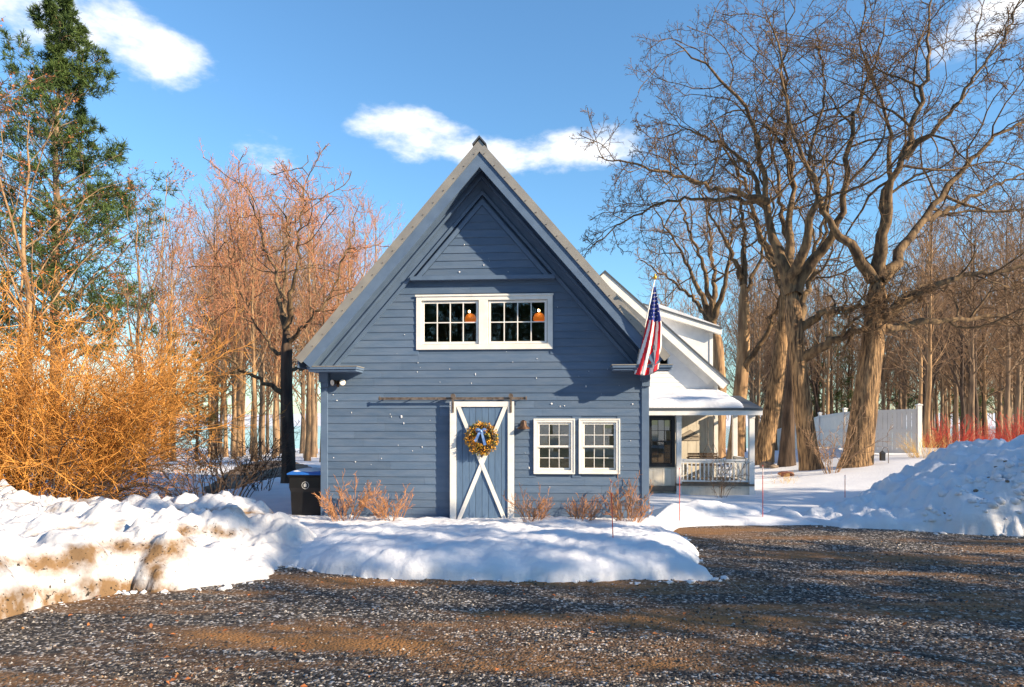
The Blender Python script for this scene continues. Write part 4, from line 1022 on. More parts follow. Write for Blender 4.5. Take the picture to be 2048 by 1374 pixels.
LB = [[(1748, 560, 17), (1730, 539, 15), (1691, 482, 13, -.3), (1660, 440, 10, -.5), (1634, 400, 8), (1610, 330, 6), (1640, 250, 5), (1650, 160, 3.5), (1630, 60, 2)],
      [(1758, 560, 18), (1776, 545, 16), (1810, 494, 14, .4), (1844, 443, 12, .8), (1889, 386, 10, 1), (1946, 318, 8, 1), (1992, 267, 6, 1), (2070, 235, 4, 1), (2150, 160, 2, 1)],
      [(1755, 555, 17), (1765, 480, 14, -.5), (1772, 420, 12, -.8), (1778, 369, 11, -1), (1810, 318, 9.5, -1.2), (1833, 227, 8, -1.2), (1856, 148, 6, -1), (1856, 57, 4), (1870, -60, 2)],
      [(1752, 560, 13), (1768, 440, 10, 1.2), (1782, 320, 8, 1.6), (1782, 244, 6.5, 1.8), (1740, 150, 4.5, 2), (1720, 60, 3, 2), (1735, -30, 1.5, 2)],
      [(1768, 640, 12, -.2), (1821, 596, 11, -.6), (1889, 562, 9.5, -1), (1946, 545, 8, -1.3), (2050, 540, 6, -1.5), (2180, 500, 3, -1.5)],
      [(1766, 655, 11, .2), (1833, 647, 10, .6), (1918, 641, 8.5, 1), (1975, 628, 7, 1.2), (2060, 642, 5, 1.3), (2170, 600, 3, 1.4)],
      [(1844, 443, 8, .8), (1920, 410, 6, 1.6), (1990, 370, 5, 2), (2060, 340, 3.5, 2.2), (2150, 320, 2, 2.4)],
      [(1810, 318, 7, -1.2), (1880, 250, 5.5, -2), (1950, 160, 4.5, -2.4), (2010, 60, 3, -2.6), (2050, -30, 1.6, -2.6)]]
big_tree('old_maple_tree', 24.0, TB, LB, 'thickest furrowed trunk with heavy spreading bare limbs in front of the fence', M['bark_big'], M['twig_oak'], side=22, dens=1.15)
TC = [(1524, 912, 19), (1533, 870, 17), (1545, 810, 15.5), (1555, 740, 14), (1564, 670, 12), (1570, 620, 11), (1566, 560, 10)]
LC = [[(1558, 690, 10), (1590, 660, 9, 1), (1600, 560, 8, 1.5), (1640, 480, 6, 2), (1660, 380, 4, 2), (1650, 250, 2, 2)],
      [(1567, 570, 12), (1545, 520, 10, 1), (1510, 440, 8, 1.5), (1490, 370, 6, 2), (1450, 300, 4, 2), (1420, 240, 2, 2)],
      [(1567, 570, 11), (1575, 500, 9, 1), (1560, 400, 7, 1.5), (1545, 300, 4, 2), (1540, 200, 2, 2)]]
big_tree('old_maple_tree', 29.0, TC, LC, 'leaning golden-lit trunk closest to the corner of the white porch', M['bark_big'], M['twig_oak'], dens=.8)
TD = [(1573, 932, 16), (1575, 880, 13), (1579, 800, 11), (1585, 730, 9.5), (1589, 660, 8)]
LD = [[(1590, 665, 11), (1610, 590, 9, 1), (1640, 500, 7, 2), (1660, 400, 5, 2), (1670, 300, 2, 2)], [(1590, 665, 10), (1570, 580, 8, 1), (1530, 500, 6, 2), (1500, 430, 3, 2), (1470, 370, 1.6, 2)]]
big_tree('old_maple_tree', 27.2, TD, LD, 'dark rough trunk standing half behind the slim forked tree', M['bark_dark'], M['twig_oak'], dens=.7)
TE = [(1468, 885, 17), (1475, 850, 14), (1481, 780, 12.5), (1486, 720, 12), (1488, 640, 11), (1487, 560, 10)]
LE = [[(1483, 745, 9), (1510, 705, 8, -.5), (1540, 650, 7, -.8), (1560, 600, 5, -1), (1580, 520, 3, -1)],
      [(1487, 570, 9), (1490, 480, 7, .5), (1480, 400, 5, 1), (1475, 330, 2.5, 1)], [(1487, 570, 8), (1460, 500, 6), (1430, 440, 4), (1400, 380, 2)],
      [(1487, 600, 6), (1520, 520, 5, 1), (1540, 440, 4, 1.5), (1550, 350, 2, 2)]]
big_tree('old_maple_tree', 30.5, TE, LE, 'slender forked tree whose trunk shows through the open porch', M['bark_gold'], M['twig_oak'], dens=.8)
TF = [(1436, 880, 13), (1440, 780, 12), (1436, 700, 11), (1425, 640, 11)]
LF = [[(1425, 645, 9), (1400, 580, 7), (1370, 520, 5), (1330, 450, 3), (1300, 400, 1.5)], [(1426, 645, 9), (1430, 560, 7, 1), (1420, 470, 5, 1.5), (1405, 380, 2, 2)],
      [(1426, 645, 8), (1450, 570, 7, -1), (1465, 480, 5, -1.5), (1460, 390, 2, -2)], [(1424, 650, 7), (1390, 600, 6, 1), (1340, 560, 4, 2), (1280, 520, 2, 2)],
      [(1426, 640, 7), (1410, 540, 6, -1), (1370, 440, 4, -1), (1350, 370, 2, -1)]]
big_tree('round_crowned_tree', 36.0, TF, LF, 'round-crowned bare tree rising behind the white dormer', M['bark_gold'], M['twig_wood'], side=12, dens=.9, tw=.009)
# dark-trunked tree left of the barn
TG = [(577, 975, 14), (577, 900, 12.5), (574, 820, 11.5), (573, 750, 11), (574, 690, 10.5), (572, 650, 10)]
LG = [[(572, 790, 7), (530, 765, 6, -.4), (480, 740, 5.5, -.8), (440, 690, 4.5, -1), (415, 640, 3, -1), (380, 570, 1.6, -1)],
      [(573, 660, 8.5), (560, 600, 7, .4), (548, 540, 6, .8), (520, 470, 4.5, 1), (500, 400, 2.5, 1), (490, 350, 1.4, 1)],
      [(573, 660, 8), (580, 600, 7, -.4), (592, 540, 5.5, -.7), (600, 460, 4.5, -.8), (610, 380, 3, -.8), (615, 310, 1.4, -.8)],
      [(574, 690, 6.5), (600, 660, 5.5, -.5), (640, 620, 4.5, -1), (680, 540, 3.5, -1), (710, 460, 2, -1)],
      [(573, 720, 6), (540, 690, 5, .8), (505, 640, 4, 1.2), (470, 560, 3, 1.5), (450, 470, 1.6, 1.5)],
      [(572, 655, 6), (570, 560, 5, 1.2), (575, 460, 4, 1.8), (565, 380, 2, 2)],
      [(576, 740, 4.5), (620, 735, 4, 1), (660, 700, 3, 1.5), (700, 640, 1.6, 2)]]
big_tree('dark_trunked_tree', 23.5, TG, LG, 'dark-barked small tree with low spreading limbs standing behind the bin', M['bark_dark'], M['twig_red'], side=12, dens=.85, LS=.46)

# ---- woodland prototypes, then copies
PW = [wood_tree(14, .16, 24, M['bark_grey'], M['twig_wood'], .36, .10, t0=.28, tw=.011, n2=8, n3=5) for _ in range(3)]
PW += [wood_tree(13, .15, 22, M['bark_gold'], M['twig_wood'], .30, .10, t0=.30, fork=1, tw=.011, n2=6, n3=5)]
PD = [wood_tree(14, .19, 20, M['bark_dark'], M['twig_wood'], .28, .10, t0=.30, fork=1, tw=.011, n2=6, n3=5)]
PR = [wood_tree(15, .16, 26, M['bark_gold'], M['twig_red'], .30, .14, (20, 42), t0=.36, fork=2, tw=.0085, n2=7, n3=5) for _ in range(3)]
PO = wood_tree(9, .10, 14, M['bark_grey'], M['twig_wood'], .34, .08, t0=.25, tw=.008, n2=6, n3=5, leaves=1500, leafm=M['leafdry'])
rt = random.Random(21)
def scatter(n, pxr, dr, protos, label, group, name, scr=(.8, 1.15), mind=1.6, avoid=(), fn=base_at):
    done = []
    tries = 0
    while len(done) < n and tries < n*40:
        tries += 1
        d = dr[0]+(dr[1]-dr[0])*rt.random(); p = fn(rt.uniform(*pxr), d)
        if any(math.hypot(p[0]-q[0], p[1]-q[1]) < mind for q in done) or any(math.hypot(p[0]-q[0], p[1]-q[1]) < q[2] for q in avoid): continue
        tm, cm = rt.choice(protos); done.append(p)
        put_tree(name, p-np.array((0, 0, .05)), tm, cm, label, 'tree', group, rt.uniform(0, 6.28), rt.uniform(*scr))
    return done
# woods behind the fence and white house
scatter(110, (1500, 2120), (42, 80), PW+PD, 'slim bare woodland tree in the dense woods behind the vinyl fence', 'woods behind the fence', 'woodland_tree', (.8, 1.2), 1.2)
scatter(24, (1840, 2150), (32, 46), PW+PD, 'bare tree at the wood edge above the red dogwood', 'trees above the dogwood', 'woodland_tree', (.7, 1.0), 2.0)
scatter(14, (1330, 1520), (42, 70), PW, 'bare tree in the gap between white house and great trunks', 'trees beyond the white house', 'woodland_tree', (.7, .95))
# grove on the pond side
scatter(34, (425, 650), (52, 88), PW[:3]+PR[:1], 'tall slim sunlit tree of the grove between dirt track and pond', 'grove by the pond', 'grove_tree', (1.2, 1.6), 2.0)
scatter(13, (440, 780), (40, 58), PR, 'reddish-twigged maple rising behind the barn roof and dirt track', 'red-twigged maples', 'red_maple_tree', (.85, 1.15), 2.0, [(base_at(500, 33)[0], base_at(500, 33)[1], 5)])
scatter(7, (300, 440), (40, 60), PR+PW[:1], 'bare tree between the tall pine and the grove', 'trees beside the pine', 'red_maple_tree', (.8, 1.05), 2.4)
scatter(7, (800, 1130), (58, 80), PR, 'bare treetop just clearing the barn roof ridge', 'trees behind the barn', 'woodland_tree', (.95, 1.12), 3)
for px, d in ((520, 44), (610, 50)):
    put_tree('russet_sapling', base_at(px, d), PO[0], PO[1], 'small sapling still holding russet leaves beside the grove', 'tree', 'russet saplings', px, 1.0)
# bare tree with a few dry leaves in front of the pine
PL_ = wood_tree(11, .15, 16, M['bark_gold'], M['twig_oak'], .42, .06, (35, 65), t0=.2, fork=2, tw=.006, n2=7, n3=6, leaves=2200, leafm=M['leafdry'], lean=.05)
put_tree('leafy_bare_tree', base_at(40, 20), *PL_, 'bare crooked tree with scattered dry rust leaves against the pine', 'tree', rot=1.0, sc=1.0)
put_tree('leafy_bare_tree', base_at(285, 27), *PL_, 'pale crooked tree with dry leaves between pine and dirt track', 'tree', rot=3.4, sc=.95)

# ---- pines
def pine(h, r, n, lmax, z0, tuft=11, dens=1.0):
    S = 20; z = np.linspace(0, h, S); P = np.zeros((1, S, 3)); P[0, :, 2] = z; P[0, :, :2] = np.cumsum(rng.normal(0, .05, (S, 2)), 0); P[0, 0, 2] = -.4
    Rd = (r*(1-.93*z/h))[None]; A = Acc(); A.tubes(P, Rd, 10, 0, .03)
    t = (np.arange(n)+rng.random(n))/n; zz = z0+(h-z0-.3)*t**1.3
    K = n; ph = np.arange(K)*2.4+rng.normal(0, .4, K)
    prof = np.interp(t, [0, .15, .5, .8, 1], [.85, 1, .8, .45, .10])*lmax*rng.uniform(.55, 1.15, K)
    b = np.empty((K, 8, 3)); x = np.interp(zz, z, P[0, :, 0]); y = np.interp(zz, z, P[0, :, 1]); b[:, 0] = np.stack([x, y, zz], 1)
    d = np.stack([np.cos(ph), np.sin(ph), rng.uniform(.05, .5, K)+.5*t], 1); d = nrm(d)
    for s in range(1, 8):
        d = nrm(d+rng.normal(0, .08, (K, 3))+np.array((0, 0, .03))); b[:, s] = b[:, s-1]+d*(prof/7)[:, None]
    br = np.maximum(np.interp(zz, z, Rd[0])*.35, .015)[:, None]*(1-.8*np.linspace(0, 1, 8)); A.tubes(b, br, 5, 0)
    b2 = grow(b, br, 8, 6, .42, (35, 65), .25, 1, .12, .06, .5, .4, rmin=.01); A.tubes(*b2, 3, 0)
    b3 = grow(*b2, 5, 4, .55, (30, 60), .2, 1, .12, .08, .6, .5, rmin=.006)
    C = Acc(); pts = np.concatenate([b3[0][:, 1:].reshape(-1, 3), b2[0][:, 3:].reshape(-1, 3)]); dirs = np.concatenate([(b3[0][:, 1:]-b3[0][:, :-1]).reshape(-1, 3), (b2[0][:, 3:]-b2[0][:, 2:-1]).reshape(-1, 3)])
    sel = rng.random(len(pts)) < dens; pts, dirs = pts[sel], nrm(dirs[sel])
    n_ = len(pts); c = np.repeat(pts, tuft, 0); dd = nrm(np.repeat(dirs, tuft, 0)*.6+rng.normal(0, .6, (n_*tuft, 3))+np.array((0, 0, .15)))
    s_ = nrm(np.cross(dd, rng.normal(0, 1, (n_*tuft, 3))))*.015; l = rng.uniform(.16, .34, (n_*tuft, 1))
    C.quads(np.stack([c-s_, c+s_, c+dd*l+s_*.5, c+dd*l-s_*.5], 1).reshape(-1, 3), 0)
    return A.mesh('trunk', [M['bark_grey']]), C.mesh('crown', [M['needle']], smooth=False)
PP1 = pine(23, .30, 88, 5.8, 5.0, tuft=7, dens=1.0)
print('pine faces', len(PP1[1].polygons))
put_tree('pine_tree', base_at(112, 33), *PP1, 'tall ragged green pine towering over the golden bush', 'pine tree', rot=.6)
PP2 = pine(17, .22, 34, 3.4, 3.0, tuft=7, dens=.5)
put_tree('pine_tree', base_at(392, 40), *PP2, 'small dark evergreen beside the pond-side trees', 'pine tree', rot=2.0, sc=.42)
for k, (px, d, s) in enumerate(((1660, 62, .85), (1790, 70, .9), (1930, 58, .8), (1560, 75, .9), (2060, 66, .9))):
    put_tree('pine_tree', base_at(px, d), *PP2, 'dark evergreen showing between trunks deep in the woods', 'pine tree', 'evergreens in the woods', k*1.3, s)
# trees out of frame: those to the right shade the drive and pile, those behind show in the window panes
for k, (x, y, s) in enumerate(((19, 6.0, .62), (23, 8.5, .7), (20, 3.4, .60), (22.5, 2.2, .66), (24.5, 4.2, .7), (20, .8, .85), (22.5, 1.4, .9), (18.5, 11.6, .55), (21.5, 12.6, .62), (20, 10.8, .6), (24, 13.4, .7), (26, 11.2, .8), (30, 8, .9))):
    put_tree('pine_tree', (x, y-1.2, 0.0), *PP2, 'evergreen standing in the row along the side of the drive', 'pine tree', 'evergreens along the drive', k*1.1, s)
for k in range(40):
    x = -42+k*1.9+rt.uniform(-.6, .6); y = -18.5-rt.uniform(0, 9)
    tm, cm = rt.choice(PD+[PP2, PP2, PP1, PP2]); put_tree('woodland_tree', (x, y, 0), tm, cm, 'tree of the wood across the drive, mirrored in the panes', 'tree', 'wood across the drive', rt.uniform(0, 6), rt.uniform(.95, 1.2))
for k, (x, y, s) in enumerate(((20, -4, .8), (27, -8, .9), (14, -14, .85), (33, -3, 1), (36, 4, .9))):
    tm, cm = PW[k % 4]; put_tree('woodland_tree', (x, y, 0), tm, cm, 'bare tree beside the drive throwing long shadows over the gravel', 'tree', 'trees along the drive', k*1.7, s)
# far shore wood
def far_wood():
    A = Acc(); n = 120; x = rng.uniform(-330, 330, n); y = rng.uniform(415, 520, n); z = ground_h(x, y); h = rng.uniform(6, 13, n)
    P = np.zeros((n, 4, 3)); P[..., 0] = x[:, None]; P[..., 1] = y[:, None]; P[..., 2] = z[:, None]+h[:, None]*np.array((-.02, .33, .66, 1)); P[:, 1:, :2] += rng.normal(0, .25, (n, 3, 2))
    Rd = np.outer(h, np.array((.022, .017, .011, .004))); A.tubes(P, Rd, 4, 0)
    b = grow(P, Rd, 9, 4, .36, (25, 50), .2, 1, .1, .12, .6, .4, rmin=.05); A.tubes(*b, 3, 1)
    b2 = grow(*b, 4, 3, .5, (25, 55), .2, 1, .15, .1, .6, .4, rmin=.04); A.tubes(*b2, 3, 1)
    o = link('far_wood', A.mesh('far_wood', [M['bark_gold'], M['twig_red']])); tag(o, 'brown bare wood along the far shore of the pond', 'wood', kind='stuff')
far_wood()

# ---- shrubs
def shrub_mesh(n, spread, h, lean, n1, n2, tw, barkr, mats, arch=0.0, seg=8, up=.06, n3=0, tight=(25, 50), rx=None, t0=.25):
    K = n; a = rng.random(K)*6.283; r = np.sqrt(rng.random(K))*spread
    P = np.empty((K, seg, 3)); P[:, 0] = np.stack([r*np.cos(a)*(rx or 1), r*np.sin(a), np.full(K, -.1)], 1)
    d = np.stack([np.cos(a)*lean*rng.uniform(.3, 1.2, K), np.sin(a)*lean*rng.uniform(.3, 1.2, K), np.ones(K)], 1); d = nrm(d)
    L_ = h*rng.uniform(.65, 1.15, K)/(seg-1)
    for s in range(1, seg):
        d = nrm(d+rng.normal(0, .10, (K, 3))+np.array((0, 0, -arch*s/seg))+arch*.4*np.stack([np.cos(a), np.sin(a), 0*a], 1)*(s/seg)); P[:, s] = P[:, s-1]+d*L_[:, None]
    Rd = barkr*rng.uniform(.6, 1.2, K)[:, None]*(1-.75*np.linspace(0, 1, seg)); A = Acc(); A.tubes(P, Rd, 5, 0)
    b = grow(P, Rd, n1, 6, .42, tight, t0, 1, .15, up, .6, .35, rmin=tw*1.3); A.tubes(*b, 3, 0)
    if n2:
        b2 = grow(*b, n2, 4, .5, tight, .2, 1, .18, up, .65, .5, rmin=tw); A.tubes(*b2, 3, 0)
        if n3: b3 = grow(*b2, n3, 3, .55, tight, .2, 1, .18, up, .7, .6, rmin=tw*.8); A.tubes(*b3, 3, 0)
    return A.mesh('stems', mats)
# the great golden thicket behind the left bank
bc = np.array((-12.7, 15.2)); bz = gz(bc[0], bc[1])
gb = shrub_mesh(200, 1.6, 4.7, .66, 13, 7, .0058, .015, [M['twig_orange']], arch=.14, seg=8, up=.05, n3=1, tight=(20, 60), rx=1.25, t0=.06)
print('bush faces', len(gb.polygons))
t = thing('golden_bush', (bc[0], bc[1], bz), 'huge dense thicket of golden orange twigs behind the dirty snow bank', 'bush'); link('stems', gb, t)
gb2 = shrub_mesh(34, 1.3, 2.6, 1.0, 7, 5, .006, .026, [M['bark_dark']], arch=.35, seg=9, up=.02, tight=(20, 55), rx=1.6)
t = thing('dark_bramble', (bc[0]+.4, bc[1]-.8, bz), 'low tangle of dark brown branches along the foot of the golden thicket', 'bush'); link('stems', gb2, t)
sd = shrub_mesh(16, .45, 1.9, .55, 6, 4, .006, .012, [M['bark_dark']], arch=.08)
for k, (px, d, s, lb) in enumerate(((455, 18.5, 1.25, 'dark upright bare shrub between golden thicket and dirt track'), (520, 21, .9, 'small dark bare shrub at the bend of the dirt track'), (420, 15.5, 1.0, 'dark bare shrub leaning out of the golden thicket edge'))):
    p = base_at(px, d); t = thing('bare_shrub', p, lb, 'shrub'); t.rotation_euler = (0, 0, k*2.0); t.scale = (s,)*3; link('stems', sd, t)
# five clipped shrubs along the barn front
fs = [shrub_mesh(20, .16, .78, .75, 6, 4, .0045, .009, [M['twig_tan']], arch=.0, seg=7, up=.10, tight=(18, 45)) for _ in range(2)]
for k, (px, s, lb) in enumerate(((690, 1.15, 'tan twiggy shrub at the barn corner next to the bin'), (785, 1.0, 'tan twiggy shrub between the bin-side corner shrub and sliding door'),
                                 (1066, .9, 'small tan shrub between the sliding door and lower windows'), (1160, .85, 'dense orange-tan shrub under the gap between lower windows'), (1255, 1.15, 'wide tan shrub at the barn corner beside the red stake'))):
    y = D-.75; t = thing('foundation_shrub', (X(px, y), y, .12), lb, 'shrub'); t.rotation_euler = (0, 0, k*1.9); t.scale = (s,)*3; link('stems', fs[k % 2], t)
# shrub between great trunks, small shrubs by porch
sp1 = shrub_mesh(13, .2, 2.0, .5, 6, 4, .007, .016, [M['twig_wood']], arch=.02)
p = base_at(1662, 23.0); t = thing('bare_shrub', p, 'vase-shaped bare shrub between the two great trunks', 'shrub'); link('stems', sp1, t)
p = base_at(1570, 22); t = thing('dry_grass_tuft', p, 'few pale dry stalks in the snow beyond the porch corner', 'grass'); link('stems', shrub_mesh(26, .35, .45, .5, 2, 0, .003, .005, [M['twig_straw']]), t)
p = (X(1440, PY-.7), PY-.75, gz(X(1440, PY-.7), PY-.75)); t = thing('bare_shrub', p, 'thin bare shrub in front of the porch railing', 'shrub'); link('stems', shrub_mesh(12, .12, 1.15, .35, 5, 3, .005, .008, [M['twig_wood']]), t)
# red dogwoods
dg = [shrub_mesh(48, .45, 1.5, .45, 3, 0, .006, .010, [M['twig_dogwood']], seg=5) for _ in range(2)]
for k, (px, d, s) in enumerate(((1862, 32, .5), (1888, 30, .6), (1908, 29.5, .95), (1940, 33, .5), (1968, 31, .6), (1992, 28, .6), (2020, 27, .8), (2046, 26, 1.0), (2085, 25, 1.1))):
    p = base_at(px, d); t = thing('dogwood_shrub', p, 'bright red-stemmed dogwood in the row at the wood edge', 'shrub', 'red dogwoods'); t.rotation_euler = (0, 0, k); t.scale = (s,)*3; link('stems', dg[k % 2], t)
p = base_at(1850, 24.5); t = thing('ornamental_grass', p, 'straw-yellow grass clump at the foot of the fence end post', 'grass'); link('stems', shrub_mesh(110, .45, 1.05, .55, 1, 0, .003, .005, [M['twig_straw']], arch=.15), t)
# ------------------------------------------------------------------ fence, bin, stakes, rocks and other small things
def fence():
    c0 = atD(1838, 880, 26.0); c1 = atD(1742, 880, 27.0); 
    pts = [c0, c1, atD(1690, 880, 31.5), atD(1640, 880, 37), atD(1588, 880, 44), atD(1548, 880, 51)]
    H_ = 1.75
    f = thing('vinyl_fence', (c0[0], c0[1], gz(c0[0], c0[1])), 'white vinyl board fence stepping away behind the great trunks', 'fence')
    for i, p in enumerate(pts):
        g = gz(p[0], p[1]); w = .075
        MB().box(p[0]-w, p[0]+w, p[1]-w, p[1]+w, g-.2, g+H_+.12).add([(p[0]-.10, p[1]-.10, g+H_+.12), (p[0]+.10, p[1]-.10, g+H_+.12), (p[0]+.10, p[1]+.10, g+H_+.12), (p[0]-.10, p[1]+.10, g+H_+.12),
            (p[0]-.10, p[1]-.10, g+H_+.16), (p[0]+.10, p[1]-.10, g+H_+.16), (p[0]+.10, p[1]+.10, g+H_+.16), (p[0]-.10, p[1]+.10, g+H_+.16), (p[0], p[1], g+H_+.21)],
            [(0, 3, 2, 1), (0, 1, 5, 4), (1, 2, 6, 5), (2, 3, 7, 6), (3, 0, 4, 7), (4, 5, 8), (5, 6, 8), (6, 7, 8), (7, 4, 8)]).build('post', M['fence'], f)
    for i in range(len(pts)-1):
        a, b = pts[i], pts[i+1]; L_ = math.hypot(b[0]-a[0], b[1]-a[1]); d = (b-a)/L_; d[2] = 0; n_ = np.array((-d[1], d[0], 0))
        ga, gb_ = gz(a[0], a[1]), gz(b[0], b[1])
        def slab(s0, s1, za0, zb0, za1, zb1, th, mb):
            p0 = a+d*s0; p1 = a+d*s1
            vs = [(*(p0-n_*th)[:2], za0), (*(p1-n_*th)[:2], zb0), (*(p1+n_*th)[:2], zb0), (*(p0+n_*th)[:2], za0), (*(p0-n_*th)[:2], za1), (*(p1-n_*th)[:2], zb1), (*(p1+n_*th)[:2], zb1), (*(p0+n_*th)[:2], za1)]
            return mb.add(vs, [(0, 3, 2, 1), (4, 5, 6, 7), (0, 1, 5, 4), (1, 2, 6, 5), (2, 3, 7, 6), (3, 0, 4, 7)])
        gl = lambda s: ga+(gb_-ga)*s/L_
        for lo, hi in ((.06, .20), (.86, .98), (H_-.12, H_)):
            slab(.076, L_-.076, gl(.08)+lo, gl(L_-.08)+lo, gl(.08)+hi, gl(L_-.08)+hi, .022, MB()).build('fence_rail', M['fence'], f)
        nb = max(4, int((L_-.16)/.15)); w = (L_-.16)/nb
        for k in range(nb):
            s0 = .08+k*w; g_ = .004 if k % 2 else .010
            slab(s0+g_, s0+w-g_, gl(s0)+.10, gl(s0+w)+.10, gl(s0)+H_-.04, gl(s0+w)+H_-.04, .012, MB()).build('fence_board', M['fence'], f)
fence()
# ---- bin
def bin_():
    y0 = D+.15; x1 = XL-.04; x0 = X(581, y0+.1); w = x1-x0
    zt = Z(951, 610, y0); g = .0
    b = thing('wheeled_bin', ((x0+x1)/2, y0+.35, g), 'black wheeled bin with snow-dusted blue lid at the barn corner', 'bin')
    prof = [(0.05, -.05), (.03, .35), (.025, .62), (.0, .72), (.0, zt-.02)]     # inset, height
    vs = []; 
    for ins, z in prof: vs += [(x0+ins, y0+ins*1.2, z), (x1-ins, y0+ins*1.2, z), (x1-ins, y0+.72-ins*.5, z), (x0+ins, y0+.72-ins*.5, z)]
    MB().add(vs, [(i*4+k, i*4+(k+1) % 4, (i+1)*4+(k+1) % 4, (i+1)*4+k) for i in range(len(prof)-1) for k in range(4)]+[(16, 17, 18, 19)]).build('body', M['bin'], b, bevel=.02)
    MB().box(x0-.02, x1+.015, y0-.03, y0+.73, zt-.02, zt+.012).build('rim', M['bin'], b, bevel=.01)
    lid = MB().add([(x0-.035, y0-.05, zt+.014), (x1+.02, y0-.05, zt+.014), (x1+.02, y0+.75, zt+.014), (x0-.035, y0+.75, zt+.014), (x0-.03, y0-.045, zt+.05), (x1+.015, y0-.045, zt+.05), (x1+.015, y0+.75, zt+.05), (x0-.03, y0+.75, zt+.05), (x0+.06, y0+.1, zt+.10), (x1-.06, y0+.1, zt+.10), (x1-.06, y0+.7, zt+.11), (x0+.06, y0+.7, zt+.11)],
        [(0, 3, 2, 1), (0, 1, 5, 4), (1, 2, 6, 5), (2, 3, 7, 6), (3, 0, 4, 7), (4, 5, 9, 8), (5, 6, 10, 9), (6, 7, 11, 10), (7, 4, 8, 11), (8, 9, 10, 11)]).build('lid', M['binlid'], b, bevel=.01)
    sm = grid_mesh('snow_cover', np.linspace(x0+.02, x1-.03, 20), np.linspace(y0+.04, y0+.68, 20), lambda x, y: zt+.075+.075*np.sqrt(np.clip(np.sin((x-x0-.02)/(w-.05)*np.pi)*np.sin((y-y0-.04)/.64*np.pi), 0, 1))+.02*fbm(x*6, y*6, 51), [M['snow']])
    co = np.zeros(len(sm.vertices)*3, np.float32); sm.vertices.foreach_get('co', co); sm.vertices.foreach_set('co', (co.reshape(-1, 3)-org(b)).astype(np.float32).ravel()); link('snow_cover', sm, lid)
    cx, cz = (x0+x1)/2+.0, zt-.22
    em = MB()
    ring = lambda r, n=20: [(cx+r*math.cos(2*math.pi*k/n), y0-.004, cz+r*math.sin(2*math.pi*k/n)) for k in range(n)]
    a_, c_ = ring(.085), ring(.072); em.add(a_+c_, [(k, (k+1) % 20, 20+(k+1) % 20, 20+k) for k in range(20)])
    em.add([(cx-.035, y0-.004, cz-.04), (cx+.03, y0-.004, cz-.035), (cx+.04, y0-.004, cz+.02), (cx+.0, y0-.004, cz+.05), (cx-.04, y0-.004, cz+.02)], [(0, 1, 2, 3, 4)])
    em.build('emblem', mat('pale_bin_emblem', (.45, .46, .46), .6), b)
    for sx in (x0+.05, x1-.10): MB().tube([(sx, y0+.70, .12), (sx+.05, y0+.70, .12)], .12, 16).build('wheel', M['black'], b)
bin_()
# ---- driveway marker stakes
def stake(px, py_top, py_foot, d, lb):
    p = atD(px, py_foot, d); q = atD(px-4 if px < 1300 else px, py_top, d)
    t = thing('marker_stake', p, lb, 'stake')
    low = p-(q-p)*.25
    MB().tube([low, q], .0085, 6).build('rod', M['stake'], t)
    m_ = p+(q-p)*.80; m2 = p+(q-p)*.97
    MB().tube([m_, m2], .011, 6).build('band', M['stakeband'], t)
stake(1226, 962, 1076, 10.8, 'red marker stake in the snow bed before the lower barn windows')
stake(1359, 936, 1022, 14.6, 'red marker stake in front of the porch post beside the dark window')
stake(1525.5, 930, 1034, 14.9, 'red marker stake at the edge of the drive beside the snow pile')
stake(1690, 950, 986, 17.5, 'thin marker stake half buried behind the snow pile below the thick trunk')
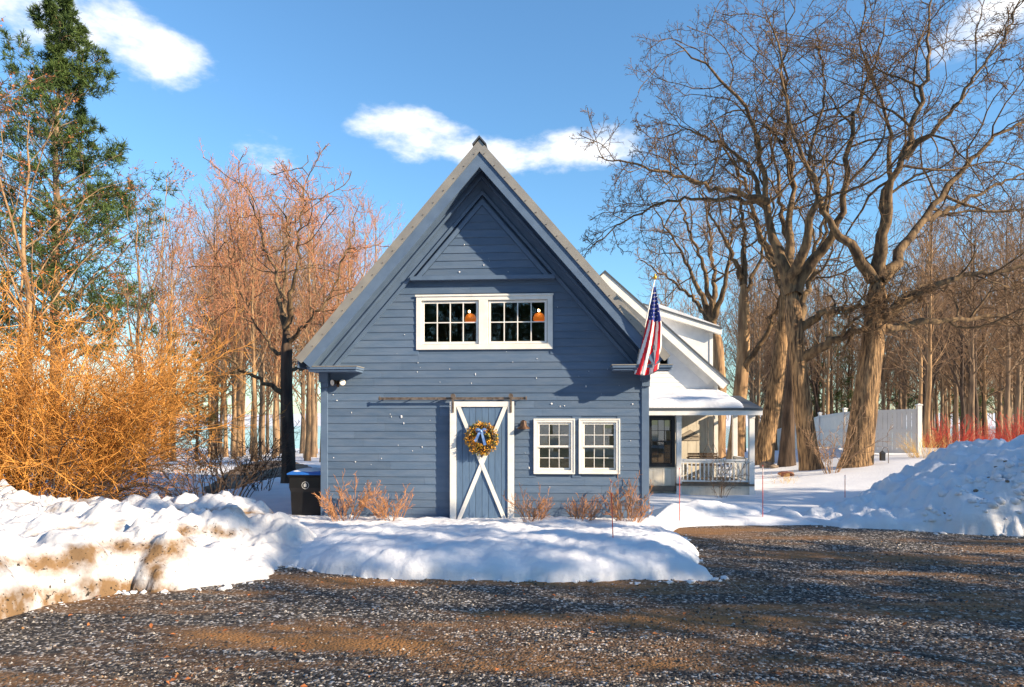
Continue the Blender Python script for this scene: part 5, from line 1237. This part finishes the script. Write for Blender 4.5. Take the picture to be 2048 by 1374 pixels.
# ---- rocks, pot, lantern hook near the great trunks
def rock(name, p, r, lb, m='rock', sq=.6):
    V = []; rr = random.Random(int(p[0]*100)); n = 10; T = []
    for i in range(7):
        for k in range(n):
            th = math.pi*i/6; a = 2*math.pi*k/n; q = rr.uniform(.8, 1.15) if 0 < i < 6 else 1
            V.append((r*q*math.sin(th)*math.cos(a), r*q*math.sin(th)*math.sin(a)*.8, r*q*sq*math.cos(th)))
    T = [(i*n+k, i*n+(k+1) % n, (i+1)*n+(k+1) % n, (i+1)*n+k) for i in range(6) for k in range(n)]
    o = link(name, np_mesh(name, np.array(V), np.array(T), [M[m]], smooth=False)); o.location = (p[0], p[1], p[2]+r*sq*.45); tag(o, lb, 'rock'); return o
rock('rock', base_at(1534, 27.5), .30, 'brown rock leaning at the foot of the golden trunk'); rock('rock', base_at(1548, 27.0), .17, 'small round brown rock beside the leaning trunk')
rock('rock', base_at(1573, 23.6), .30, 'flat rust-brown stone in the snow below the dark trunk', 'clay', .35)
p = base_at(1766, 23.5)
lt = thing('lantern_hook', p, 'dark garden lantern on a bent hook beside the thickest trunk', 'lantern')
MB().tube([p+np.array((.18, 0, -.1)), p+np.array((.18, 0, .45)), p+np.array((.14, 0, .56)), p+np.array((.04, 0, .58)), p+np.array((-.02, 0, .50))], .012, 6).build('hook', M['iron'], lt)
MB().box(p[0]-.09, p[0]+.05, p[1]-.07, p[1]+.07, p[2]+.12, p[2]+.36).add([(p[0]-.11, p[1]-.09, p[2]+.36), (p[0]+.07, p[1]-.09, p[2]+.36), (p[0]+.07, p[1]+.09, p[2]+.36), (p[0]-.11, p[1]+.09, p[2]+.36), (p[0]-.02, p[1], p[2]+.48)], [(0, 1, 4), (1, 2, 4), (2, 3, 4), (3, 0, 4), (0, 3, 2, 1)]).build('lantern', M['black'], lt)
# ---- dry leaves blown on the drive
def leaves():
    n = 260; y = rng.uniform(5, 9.5, n); x = (rng.random(n)*2-1)*y*.75
    k = sdist(x, y, LEFTP) < 0; k &= sdist(x, y, MIDP) < 0; x, y = x[k], y[k]; n = len(x)
    c = np.stack([x, y, np.full(n, .03)], 1); d = nrm(np.stack([rng.normal(0, 1, n), rng.normal(0, 1, n), rng.normal(0, .25, n)], 1)); s = nrm(np.cross(d, np.stack([rng.normal(0, .3, n), rng.normal(0, .3, n), np.ones(n)], 1)))
    l = rng.uniform(.03, .07, (n, 1))
    V = np.stack([c, c+d*l*.5+s*l*.35+(0, 0, .008), c+d*l, c+d*l*.5-s*l*.35+(0, 0, .008)], 1).reshape(-1, 3)
    o = link('fallen_leaves', np_mesh('fallen_leaves', V, np.arange(n*4).reshape(-1, 4), [M['leafdry']], smooth=False)); tag(o, 'scattered dry orange leaves lying on the gravel', 'leaves', kind='stuff')
leaves()
